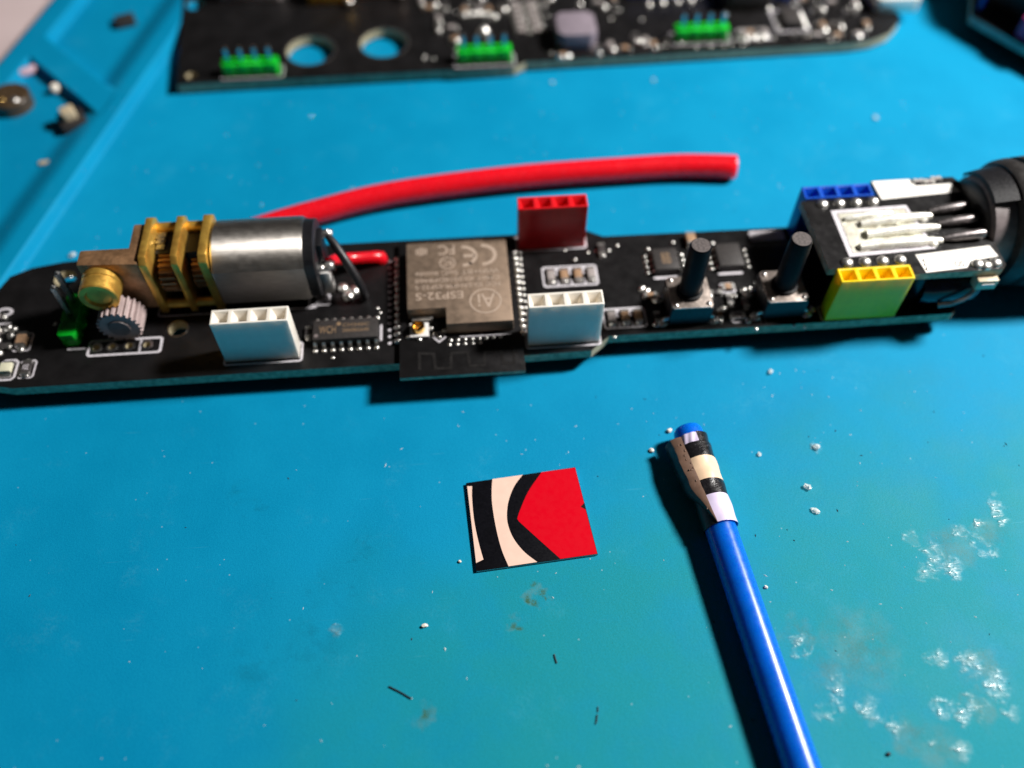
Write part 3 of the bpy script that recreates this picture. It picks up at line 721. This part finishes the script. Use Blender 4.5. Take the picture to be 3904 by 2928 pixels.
# black connector body under the stacked board
part('jack_body', MB().prism(rect(55.6, 67.0, 3.4, 16.5, 1.6), .05, 6.6), M['bluetint'], B, bevel=.8)
part('jack_rib', MB().lathe([(57.0, 2.6), (58.2, 2.9), (64.5, 2.9), (65.4, 2.4), (65.4, .001)], 28, 'x', (0, 4.6, 3.2)), M['bluetint'], B)
for x in (-60.2, -58, 45, 58): part('pin_tail', MB().box(x, x + .6, 4.0, 4.6, MAT_Z, -1.55), M['tin'], B)
for x in (-40, -20, 20, 55): part('pin_tail', MB().box(x, x + .6, 15.0, 15.6, MAT_Z, -1.55), M['tin'], B)

# ---------------------------------------------------------------- stacked breakout board
SZ = 8.3
K = thing('breakout_board', 'small black breakout board with white paint blocks stacked between blue and yellow sockets', 'circuit board', (52, 10, 6.7))
ko = [(42.4, 4.0), (54.0, 4.0), (54.0, 2.2), (66.6, 2.2), (67.4, 3.0), (67.4, 19.0), (66.2, 20.9), (53.6, 20.9), (53.6, 17.45), (42.0, 17.45)]
slab('board_slab', ko, [(66.3, 3.6, .45)], SZ - 1.2, SZ, (M['pcb'], M['edge']), K, (52, 10, SZ))
for k in range(4): joint(K, J_BIG, 44.9 + 2.54 * k, 16.6, SZ); joint(K, J_BIG, 45.2 + 2.54 * k, 4.95, SZ)
for k in range(4):
    for y in (16.6, 4.95): link('pin', MB().box(-.3, .3, -.3, .3, 0, 7.2).mesh('pin', M['tin']), K, (45 + 2.54 * k, y, 0.0))
part('white_block', MB().prism([(54.0, 16.9), (66.3, 17.7), (65.4, 19.5), (60.0, 19.4), (59.5, 20.85), (53.7, 20.8)], SZ, SZ + .03), M['whitesilkbig'], K)
part('white_block', MB().prism([(55.7, 2.35), (61.7, 2.8), (62.7, 4.0), (66.9, 4.6), (66.4, 6.7), (55.3, 5.75)], SZ, SZ + .03), M['whitesilkbig'], K)
text_part('printed_text', 'OS', 60.2, 61.5, 3.1, 4.1, SZ + .03, M['dark'], K, False, .01)
for k in range(3): joint(K, J_DOT, 56.1 + .05 * k, 3.0 + .8 * k, SZ)
for x, y in ((60.6, 20.2), (63.4, 20.5), (62.2, 20.0)): smd(K, 'resistor', x, y, 1.1, .6, .4, M['resgrey'], 'x', SZ)
for x, y in ((63.4, 3.3), (64.4, 3.0), (66.0, 3.4)): joint(K, J_BIG, x, y, SZ)
part('contact_frame', MB().ring([(45.9, 6.0), (58.6, 6.7), (57.2, 15.5), (45.8, 15.2)], [(46.6, 6.7), (58.0, 7.3), (56.8, 14.9), (46.5, 14.6)], SZ, SZ + .04), M['silk'], K)
part('contact_bed', MB().prism([(46.7, 6.8), (57.9, 7.4), (56.7, 14.8), (46.6, 14.5)], SZ, SZ + .02), M['padgold'], K)
for (x0, x1, y0, y1, r) in ((47.2, 54.4, 13.2, 13.9, .5), (49.2, 59.9, 12.0, 12.9, .8), (49.4, 60.3, 9.9, 10.6, .8), (47.8, 59.8, 7.6, 8.0, .75)):
    pts = [(x0 + (x1 - x0) * t, y0 + (y1 - y0) * t, SZ + .15 + .25 * math.sin(math.pi * t)) for t in [i / 8 for i in range(9)]]
    st = MB().tube(pts, [r * (.5 + .5 * math.sin(math.pi * min(1, .15 + i / 10)) ** .5) * rnd.uniform(.85, 1.2) for i in range(9)], 12)
    for q in range(5):
        t = rnd.uniform(.05, .95); st.blob(x0 + (x1 - x0) * t, y0 + (y1 - y0) * t + rnd.uniform(-.3, .3), SZ, rnd.uniform(.6, 1.3), r * rnd.uniform(.8, 1.2), rnd.uniform(.4, .7), 10, 4, jit=.2)
    part('solder_strip', st, M['bright'], K)
for (x0, x1, y0, y1) in ((59.8, 65.6, 13.5, 13.9), (60.2, 66.0, 11.0, 11.3), (59.9, 65.9, 8.1, 8.3)):
    pts = [(x0 + (x1 - x0) * t, y0 + (y1 - y0) * t, SZ + .45 + .5 * t) for t in (0, .3, .6, .9, 1)]
    part('connector_pin', MB().tube(pts, [.4, .7, .75, .75, .6], 12), M['darkpin'], K)
jst = part('wire_connector', MB().box(63.4, 66.4, 1.2, 2.9, 5.2, 7.05), M['tan'], K, bevel=.2)
part('wire_slot', MB().box(64.0, 65.8, 1.05, 1.25, 6.1, 6.5), M['pale'], K)
part('white_lead', MB().tube([(64.0, 1.7, 5.4), (63.4, 1.2, 4.7), (62.3, .8, 3.8), (60.9, .9, 2.8), (59.7, 1.5, 1.9)], .36, 10), M['resgrey'], K)

# ---------------------------------------------------------------- round black connector at the right end
R_ = thing('round_connector', 'black round connector housing at the end of the long board', 'connector', (78, 14, MAT_Z))
AC = (0, 13.8, 5.3)
part('housing', MB().lathe([(69.6, 7.0), (70.5, 7.3), (70.6, 8.7), (71.2, 9.2), (72.4, 9.4), (72.9, 9.0), (73.4, 9.0), (73.7, 9.5), (76.6, 9.7), (76.9, 9.4), (77.5, 9.4), (77.8, 9.75), (82, 9.8), (96, 9.8), (96, .001)], 56, 'x', AC), M['blackrough'], R_)
part('front_ring', MB().lathe([(66.7, .001), (66.7, 5.6), (67.0, 6.8), (67.3, 7.15), (70.6, 7.25)], 56, 'x', AC), M['greyplastic'], R_)  # black ring coloured grey to paint in its lit band
part('front_face', MB().lathe([(66.5, .001), (66.5, 5.9), (66.9, 6.5)], 48, 'x', AC), M['blackplastic'], R_)
cl = MB(); nn = 14; pts = []
for k in range(nn + 1):
    t = math.radians(34 + 78 * k / nn)
    for x, r in ((66.9, 7.2), (67.1, 7.7), (70.9, 8.5), (71.2, 7.6)): pts.append((x, AC[1] + r * math.cos(t), AC[2] + r * math.sin(t)))
cl.add(pts, [(i * 4 + j, i * 4 + j + 1, i * 4 + 5 + j, i * 4 + 4 + j) for i in range(nn) for j in range(3)])
part('collar', cl, M['blackplastic'], R_)
part('foot', MB().box(72, 95, 9, 19, MAT_Z, -2.6), M['blackplastic'], R_, bevel=.4)

# ---------------------------------------------------------------- second circuit board behind
RZ = -1.9
Q = thing('circuit_board', 'black circuit board with green pin headers and two large holes lying behind the red tube', 'circuit board', (8, 80, MAT_Z))
ro = [(-58.9, 66.0), (-9.0, 66.5), (-7.8, 66.1), (3.2, 66.5), (5.4, 67.9), (28, 68.2), (68.2, 69.0), (72.5, 69.7), (76.4, 71.5), (79.4, 74.8), (80.6, 79), (80.8, 98), (-61.8, 98)]
slab('board_slab', ro, [(-35.0, 74.6, 4.5), (-21.1, 75.9, 4.5), (-60.2 + 1.4, 91.4, 1.7), (-56.6, 68.6, 1.0)], RZ - 1.6, RZ, (M['pcb'], M['edge']), Q, (8, 80, RZ))
for x, y in ((-35, 74.6), (-21.1, 75.9)): part('pad_ring', MB().ring(circ(x, y, 4.95, 36), circ(x, y, 4.53, 36), RZ, RZ + .03), M['darkpin'], Q)
pin_header(Q, -50.4, 67.4, 4, 'x', RZ, 2.8, 'green pin header beside the large holes'); pin_header(Q, -7.3, 68.0, 4, 'x', RZ, 2.8, 'green pin header in the middle of the board edge'); pin_header(Q, 34.5, 71.6, 4, 'x', RZ, 2.8, 'green pin header near the rounded end')
silk_frame(-51.0, -39.6, 66.9, 70.4, .18, Q, RZ); silk_frame(-7.9, 3.5, 67.2, 71.0, .22, Q, RZ); silk_frame(33.9, 45.4, 70.9, 74.7, .18, Q, RZ)
part('inductor', MB().prism(rect(11.7, 19.3, 70.4, 78.0, 1.2), RZ, RZ + 3.6), M['coil'], Q, bevel=.4)
part('usb_shell', MB().prism(rect(75.2, 84.0, 77.6, 85.5, .6), RZ + .1, RZ + 3.3), M['bright'], Q, bevel=.5)
part('relay_box', MB().prism(rect(-53.8, -41.6, 91.4, 97.5, .3), RZ, RZ + 4), M['resgrey'], Q, bevel=.3)
part('brass_can', MB().prism(rect(-36.3, -27.6, 89.0, 97.5, .5), RZ, RZ + 4), M['brass'], Q, bevel=.4); part('brass_can', MB().prism(rect(-26.3, -17.2, 90.6, 97.5, .5), RZ, RZ + 4), M['bronze'], Q, bevel=.4)
joint(Q, J_BIG, -28.0, 88.5, RZ + 1); joint(Q, J_BIG, -17.6, 90.0, RZ + 1)
bl = part('blue_module', MB().prism(rect(27.5, 44.0, 86.5, 97, .4), RZ, RZ + 3), M['h_blue'], Q, bevel=.3)
for x in (29.0, 33.2, 37.6): part('white_mark', MB().box(x, x + 2.4, 86.9, 90.5, RZ + 3, RZ + 3.04), M['pale'], Q)
part('black_module', MB().prism(rect(46.0, 55.2, 80.8, 97, .4), RZ, RZ + 4.2), M['chip'], Q, bevel=.3)
part('blue_terminal', MB().prism(rect(55.6, 59.4, 83.6, 97, .3), RZ, RZ + 3), M['h_blue'], Q, bevel=.3)
b0 = WP[Q]
ic4 = link('chip', None, Q, (58, 77, RZ))
part('chip_body', MB().box(56.4, 60.0, 74.4, 79.8, RZ + .1, RZ + 1.5), M['chip'], ic4, bevel=.12)
for k in range(4):
    for x, s in ((55.6, -1), (60.8, 1)): link('pin', J_PIN, ic4, (x, 75.0 + 1.3 * k, RZ))
RS = [(48.0, 73.2, 'y'), (49.4, 73.2, 'y'), (50.8, 73.2, 'y'), (52.2, 73.2, 'y'), (64.0, 74.6, 'y'), (66.9, 74.8, 'x'), (70.2, 71.2, 'x'), (72.6, 74.2, 'y'), (19.6, 70.2, 'y'), (22.0, 71.4, 'y'), (24.6, 70.2, 'x'), (27.2, 73.4, 'y'), (28.8, 72.2, 'y'),
      (12.6, 68.9, 'x'), (-10.6, 79.8, 'y'), (-10.4, 82.4, 'y'), (-12.2, 86.2, 'x'), (-9.0, 86.6, 'y'), (-13.6, 88.6, 'y'), (-5.2, 84.8, 'y'), (-3.8, 84.9, 'y'), (-2.2, 85.0, 'y'), (-.4, 84.6, 'y'), (2.8, 85.6, 'x'), (-8.0, 79.2, 'x'), (-7.4, 75.6, 'x'),
      (10.6, 86.4, 'y'), (21.4, 85.6, 'x'), (24.8, 86.6, 'y'), (64.2, 79.4, 'x'), (67.8, 82.2, 'x'), (62.6, 83.8, 'x'), (70.6, 78.6, 'x'), (72.8, 82.8, 'y'), (30.2, 71.0, 'y'), (58.6, 72.0, 'x'), (62.2, 71.6, 'x'), (66.0, 71.2, 'x')]
for i, (x, y, a) in enumerate(RS):
    smd(Q, 'capacitor' if i % 3 == 0 else 'resistor', x, y, 1.7, 1.0, .7, (M['resgrey'], M['ceramic'], M['resblack'])[i % 3], a, RZ)
for k in range(6):
    for x in (5.6, 8.6): smd(Q, 'resistor', x + .12 * k * -1, 77.2 + 1.75 * k, 1.9, 1.15, .7, M['resgrey'], 'x', RZ)
part('solder_joint', MB().blob(-1.8, 77.2, RZ, 1.3, 1.3, 1.6, 14, 6, jit=.1), M['solder'], Q)
J_GLINT = joint_mesh(.75, .7, .62)  # larger joints added over the rear board for their bright glints
for x, y in ((12.4, 68.8), (13.6, 69.0), (19.0, 70.2), (21.7, 71.6), (22.3, 70.3), (27.0, 74.0), (27.9, 72.4), (28.9, 73.2), (33.2, 72.6), (48.2, 71.9), (50.0, 71.9), (51.9, 71.9), (63.6, 75.6), (64.1, 73.2), (66.5, 75.2), (67.5, 74.0), (70.2, 70.9), (65.6, 80.2), (68.4, 83.0),
             (-10.6, 79.0), (-10.4, 81.4), (-12.6, 86.4), (-11.0, 87.4), (-9.0, 86.0), (-5.4, 83.8), (-4.0, 83.9), (-2.6, 84.0), (-1.0, 83.6), (.6, 82.6), (2.6, 84.8), (-7.2, 75.2), (8.8, 84.8), (12.2, 87.8), (17.8, 85.6), (22.6, 84.2), (-1.6, 89.0), (4.0, 89.5), (31.5, 84.4), (34.4, 84.8), (37.4, 85.0), (40.2, 85.3), (61.6, 86.0), (72.6, 80.4), (58.0, 72.4), (61.0, 72.0), (60.0, 81.6), (55.0, 81.2)):
    joint(Q, J_GLINT, x, y, RZ, rnd.uniform(0, 3))
for k in range(60): joint(Q, J_DOT, rnd.uniform(-14, 74), rnd.choice((rnd.uniform(70, 73), rnd.uniform(79, 88))), RZ - .1)
silk_frame(54.9, 61.4, 73.4, 80.6, .3, Q, RZ); silk_frame(47.0, 53.2, 71.4, 74.9, .3, Q, RZ)
for x in (-50, 0, 40, 70): part('pin_tail', MB().box(x, x + .6, 76, 76.6, MAT_Z, RZ - 1.55), M['tin'], Q)

# ---------------------------------------------------------------- dark device in the far corner
D = thing('dark_device', 'dark boxed device on a board with a bounce-lit teal edge near the rounded board end', 'device', (105, 75, MAT_Z))
dp = [(92.4, 72.9), (103.2, 55.8), (112, 52.5), (150, 70), (140, 110), (101, 108), (97.0, 84)]
part('base_board', MB().prism(dp, -1.4, .1, 0, 1), [M['dark'], M['teal']], D)
part('casing', MB().prism([(97.6, 76.4), (105.6, 63.4), (112, 57), (146, 72), (138, 106), (103, 104), (98.8, 84)], .1, 12), M['dark'], D, bevel=.8)
part('magenta_block', MB().prism([(97.9, 66.0), (100.8, 61.3), (104.4, 63.2), (101.2, 68.6)], .1, 4.2), M['magenta'], D, bevel=.4)
part('blue_strip', MB().box(94.4, 95.0, 74.6, 75.4, .1, 6), M['h_blue'], D)
for x, y in ((98, 80), (106, 60), (125, 100), (135, 75)): part('foot', MB().box(x, x + 2, y, y + 2, MAT_Z, -1.4), M['dark'], D)

# ---------------------------------------------------------------- loose things on the mat
# red tube
def spline(pts, k=10):
    o = []
    for i in range(len(pts) - 1):
        p0, p1, p2, p3 = [Vector(pts[max(0, min(len(pts) - 1, j))]) for j in (i - 1, i, i + 1, i + 2)]
        for s in range(k):
            t = s / k
            o.append(.5 * ((2 * p1) + (p2 - p0) * t + (2 * p0 - 5 * p1 + 4 * p2 - p3) * t * t + (3 * p1 - p0 - 3 * p2 + p3) * t ** 3))
    o.append(Vector(pts[-1])); return o
rz = MAT_Z + 2.02
path = spline([(-47.5, 25.2, rz), (-40, 28.4, rz), (-32, 31.2, rz), (-19.4, 34.6, rz), (.6, 36.9, rz), (20.6, 37.6, rz), (30, 37.6, rz), (38.6, 36.7, rz)], 8)
rw = part('red_tube', MB().tube(path, 2.0, 24, 0, True, 1), [M['wirered'], M['wirecore']], None, bevel=.25)
tag(rw, 'long bent red rubber tube lying between the two circuit boards', 'tube')

# printed card
T0, T1 = MAT_Z + .02, MAT_Z + .42
C_ = thing('printed_card', 'square glossy card piece printed in red, black and cream', 'card', (-2, -25, T0))
part('card_base', MB().prism([(-9.2, -31.9), (6.3, -30.75), (4.9, -18.05), (-9.9, -19.35)], T0, T1, 0, 1), [M['cardblack'], M['cardedge']], C_, bevel=.03)
P1 = [(-9.75, -19.85), (-9.1, -19.9), (-9.2, -21.6), (-9.1, -24.8), (-8.7, -27.9), (-8.2, -30.4), (-9.15, -30.8)]
def sm_poly(pts, fixed=()): return pts
def curve(pts, k=6): return [tuple(p)[:2] for p in spline([(x, y, 0) for x, y in pts], k)]
left2 = curve([(-6.35, -19.05), (-6.55, -20.8), (-6.6, -23.0), (-6.3, -26.4), (-5.8, -29.3), (-5.1, -31.55)])
right2 = curve([(-1.45, -31.25), (-2.9, -29.85), (-4.0, -28.2), (-4.6, -26.6), (-4.82, -24.8), (-4.45, -22.5), (-3.5, -20.3), (-2.25, -18.7)])
redl = curve([(1.5, -31.05), (-.9, -28.3), (-3.3, -25.5)], 4) + [(-3.5, -25.1)] + curve([(-3.4, -24.8), (-3.0, -23.8), (-1.7, -21.2), (.3, -18.5)], 4)
part('print_cream', MB().prism(P1[:2] + curve(P1[1:6], 4) + P1[6:], T1, T1 + .012), M['cardcream'], C_, smooth=False)
part('print_cream', MB().prism(left2 + right2, T1, T1 + .012), M['cardcream'], C_, smooth=False)
part('print_red', MB().prism([(4.86, -18.15), (5.42, -23.5), (4.9, -24.0), (5.5, -24.45), (6.22, -30.7)] + redl, T1, T1 + .012), M['cardred'], C_, smooth=False)

# blue stick with a wrapped label
A0 = Vector((20.55, -14.2, MAT_Z + 2.03)); A1 = Vector((27.2, -80, MAT_Z + 2.03)); AX = (A1 - A0).normalized(); SX = Vector((AX.y, -AX.x, 0)) * -1; UP = Vector((0, 0, 1))
if SX.x < 0: SX = -SX
S_ = thing('blue_stick', 'glossy blue plastic stick with a striped label wrapped round its end', 'stick', tuple(A0 - UP * 2.03))
sp = [A0 + AX * t for t in (0, .12, .45, 1.0, 8, 16, 24, 34, 46, 66)]
part('rod', MB().tube(sp, [1.45, 1.75, 1.93, 2.0, 2.0, 2.0, 2.0, 2.0, 2.0, 2.0], 32), M['penblue'], S_)
def pp(t, ang, r): a = math.radians(ang); return A0 + AX * t + SX * (r * math.sin(a)) + UP * (r * math.cos(a))
def seam(t): return -46 + 26 * max(0., min(1., (t - 1.8) / 13.2))
def band(t0, t1, a1, mat, r=2.24, a0f=None, lift=0.):
    b = MB(); nt, na = 6, 14; vs = []
    for i in range(nt + 1):
        t = t0 + (t1 - t0) * i / nt
        s0 = seam(t) if a0f is None else a0f(t)
        for j in range(na + 1):
            an = s0 + (a1 - s0) * j / na
            q = 30.0; fac = math.cos(math.radians((an % q) - q / 2)) ; rr = r * (1.0 + .035 * (1 / max(.9, fac) - 1.0)) + lift + .05 * math.sin(t * 2.1 + j)
            vs.append(pp(t, an, rr))
    vs2 = [v + (v - (A0 + AX * (v - A0).dot(AX))).normalized() * .09 for v in vs]
    m = na + 1
    fs = [(i * m + j, i * m + j + 1, (i + 1) * m + j + 1, (i + 1) * m + j) for i in range(nt) for j in range(na)]
    k = len(vs); fs2 = [tuple(k + x for x in reversed(f)) for f in fs]
    rim = [(j, j + 1, k + j + 1, k + j) for j in range(na)] + [(nt * m + j, k + nt * m + j, k + nt * m + j + 1, nt * m + j + 1) for j in range(na)]
    rim += [(i * m, k + i * m, k + (i + 1) * m, (i + 1) * m) for i in range(nt)] + [(i * m + na, (i + 1) * m + na, k + (i + 1) * m + na, k + i * m + na) for i in range(nt)]
    b.add(vs + vs2, fs + fs2 + rim); return part('label_band', b, mat, S_, ang=20)
band(1.9, 3.3, 8, M['tapewhite']); band(1.75, 3.3, 175, M['tapeblack'], a0f=lambda t: 8)
band(3.3, 5.5, 175, M['tapeblack']); band(5.5, 8.9, 175, M['tapecream']); band(8.9, 11.1, 175, M['tapeblack']); band(11.1, 15.0, 175, M['tapewhite'])
band(2.2, 15.1, -172, M['tapedark'], r=2.08)
# loose flap of the label, backing paper up
fb = MB(); fk = MB(); nt = 22; R1, R2 = [], []
for i in range(nt + 1):
    t = 2.0 + 13.0 * i / nt
    taper = 1.0 if t < 9.6 else max(.02, 1 - ((t - 9.6) / 5.5) ** .8)
    a = seam(t); p = pp(t, a, 2.36); bulge = .18 * math.sin(t * 1.3) + .08 * math.sin(t * 3.7)
    e = p - SX * ((1.35 + bulge * .35) * taper) - UP * ((.35 + .22 * max(0, math.sin(t * .8 - .6))) * taper)
    g = e - SX * (.5 * taper) - UP * (1.7 * taper)
    R1.append((p, (p + e) / 2 + UP * .16 * taper, e)); R2.append((e, (e + g) / 2 - SX * .1 * taper, g))
for b, Rr in ((fb, R1), (fk, R2)):
    vs = [v for r in Rr for v in r]; low = [v - UP * .07 + SX * .04 for v in vs]; k = len(vs)
    fs = [(i * 3 + j, i * 3 + j + 1, i * 3 + 4 + j, i * 3 + 3 + j) for i in range(nt) for j in range(2)]
    rim = [(i * 3 + c, i * 3 + 3 + c, k + i * 3 + 3 + c, k + i * 3 + c) for i in range(nt) for c in (0, 2)] + [(o + j, o + j + 1, k + o + j + 1, k + o + j) for o in (0, nt * 3) for j in range(2)]
    b.add(vs + low, fs + [tuple(k + x for x in reversed(f)) for f in fs] + rim)
o = part('backing_paper', fb, M['kraft'], S_, ang=50); part('label_flap', fk, M['tapedark'], S_, ang=50)
dr = MB()
for k in range(14):
    t = rnd.uniform(3, 14); a = seam(t); p = pp(t, a, 2.4) - SX * rnd.uniform(.0, .9)
    dr.blob(p.x, p.y, p.z - .03, .09, .15, .10, 6, 3)
tag(part('glue_beads', dr, M['kraft'], S_), None, None, kind='stuff')

# things in the trays
def one(name, mb, mat, label, cat, group=None, **kw): return tag(part(name, mb, mat, None, **kw), label, cat, group)
F0 = MAT_Z
ck = MB().prism(rect(-1.9, 1.9, -1.6, 1.6, .2), 0, 1.2)
one('loose_chip', ck, M['chip'], 'small square black chip lying flat in the upper tray', 'chip', at=(-72.6, 89.2, F0), rot=(0, 0, .35), bevel=.15)
bt = thing('tact_switch', 'small dark switch with a cream plunger in the lower tray corner', 'switch', (-76.6, 58.6, F0))
part('body', MB().box(-2.2, 2.2, -2.2, 2.2, 0, 1.8), M['chip'], bt, (-76.6, 58.6, F0), (0, 0, .5), bevel=.2)
part('plunger', MB().prism(rect(-1.3, 1.1, -1.0, 1.5, .3), 1.8, 3.4), M['tan'], bt, (-76.6, 58.6, F0), (0, 0, .5), bevel=.25)
part('leg', MB().box(1.4, 2.6, -2.9, -1.9, .2, 1.1), M['solder'], bt, (-76.6, 58.6, F0), (0, 0, .5), bevel=.2)
ce = thing('buzzer_disc', 'round dark brown disc with a shiny rim in the lower tray', 'disc', (-88.8, 65.0, F0))
part('disc', MB().lathe([(0, 3.6), (2.2, 3.6), (2.5, 3.3), (2.5, .001)], 36, 'z'), M['brown'], ce, (-88.8, 65.0, F0))
part('contact', MB().blob(0, 0, 0, .9, .8, .5, 12, 4), M['solder'], ce, (-87.4, 63.4, F0 + 2.4)); part('contact', MB().blob(0, 0, 0, .5, .5, .4, 12, 4), M['gold'], ce, (-89.6, 63.6, F0 + 2.4))
one('solder_ball', MB().blob(-81.8, 68.3, F0 + .9, .95, .95, .95, 14, 8, half=False, jit=.08), M['crumb'], 'tan metal ball beside the shadowed tray wall', 'ball')
one('wire_scrap', MB().tube(spline([(-91.8, 70.2, F0 + .6), (-90.6, 73.2, F0 + .8), (-88.9, 73.4, F0 + .9), (-86.9, 75.0, F0 + .7)], 5), .8, 10), M['pinkscrap'], 'curled pink wire scrap in the lower tray', 'scrap')
one('cut_strip', MB().prism(rect(-1.5, 1.5, -.5, .5, .2), 0, .35), M['tan'], 'short flat tan strip lying in the lower tray', 'strip', at=(-79.2, 48.8, F0), rot=(0, 0, .1), bevel=.05)
def crumb(x, y, r, label, mat='crumb', sq=.8):
    b = MB().blob(0, 0, r * .5, r * .9, r * sq * .9, r * .55, 9, 6, half=False, jit=.6)
    return one('solder_crumb', b, M[mat], label, 'crumb', at=(x, y, MAT_Z), rot=(0, 0, rnd.uniform(0, 3)))
crumb(18.6, -13.2, .42, 'pale crumb touching the capped end of the blue stick')
crumb(15.6, -16.1, .42, 'tan crumb by the edge of the shadow of the blue stick')
crumb(35.4, -23.3, .58, 'larger pale crumb to one side of the striped label', 'clear'); crumb(35.5, -26.8, .42, 'long pale crumb below the larger one', 'clear', 1.7)
crumb(-15.8, -38.3, .40, 'lone white crumb on the mat by the corner of the card', sq=.6); crumb(-11.2, -30.3, .27, 'tiny white crumb beside the card corner')
crumb(30.2, -17.8, .35, 'glassy crumb beside the striped label', 'clear'); crumb(38.3, -17.3, .55, 'flat glassy crumb on the brighter part of the mat', 'clear')
crumb(35.0, 10.5 - 26.5 + 11.6, .5, 'frosted bead just in front of the long board', 'clear'); crumb(26.6, -36.2 - .4, .28, 'tiny white crumb beside the plain part of the blue stick')
crumb(-70.6, 26.4, .6, 'glassy bead at the foot of the mat rib', 'clear'); crumb(-77.0, 22.6, .8, 'pinkish bead at the rounded board corner')
crumb(10.2, 64.1, .36, 'blurred clear bead in front of the second board', 'clear'); crumb(29.2, 63.4, .4, 'clear bead near the middle front edge of the second board', 'clear'); crumb(67.5, 49.6, .5, 'frosted bead on the mat behind the stacked board', 'clear')
def fibre(pts, r, label): return one('fibre', MB().tube([(x, y, MAT_Z + .1) for x, y in pts], r, 6), M['fibre'], label, 'fibre')
fibre([(-20.1, -45.2), (-18.7, -46.0), (-17.5, -46.8)], .09, 'longest dark straight fibre on the mat')
fibre([(-.5, -42.9), (-.42, -43.5), (-.3, -44.0)], .08, 'short dark sliver below the printed card')
fibre([(3.7, -50.2), (3.55, -50.8), (3.4, -51.2)], .07, 'thin dark fibre with a shorter one in line with it'); fibre([(3.9, -49.3), (3.8, -49.9)], .05, 'very short dark fibre in line with a thin one')
one('black_speck', MB().blob(0, 0, .15, .3, .22, .18, 8, 4, half=False, jit=.2), M['fibre'], 'black speck near the foot of the blue stick', 'speck', at=(35.6, -56.9, MAT_Z))

# fine dust on the rubber
du = MB(); r3 = random.Random(21)
for k in range(620):
    x = r3.uniform(-75, 75); y = r3.uniform(-62, 62)
    if y > -3 and y < 23: continue
    if r3.random() > .35 + .65 * max(0, min(1, (x + 40) / 80)): continue
    s = r3.uniform(.04, .11) * (1.6 if r3.random() < .06 else 1); a = r3.uniform(0, 6.3); l = s * r3.uniform(1, 3.2)
    c, d = math.cos(a), math.sin(a); z = MAT_Z + .012
    q = [(x + c * l, y + d * l), (x - d * s, y + c * s), (x - c * l, y - d * l), (x + d * s, y - c * s)]
    du.add([(*p, z) for p in q] + [(x, y, z + s * .9)], [(0, 1, 4), (1, 2, 4), (2, 3, 4), (3, 0, 4)], 0 if r3.random() < .75 else 1)
tag(link('dust', du.mesh('dust', [M['clear'], M['fibre']], smooth=False)), 'fine pale dust scattered over the blue mat', 'dust', kind='stuff')
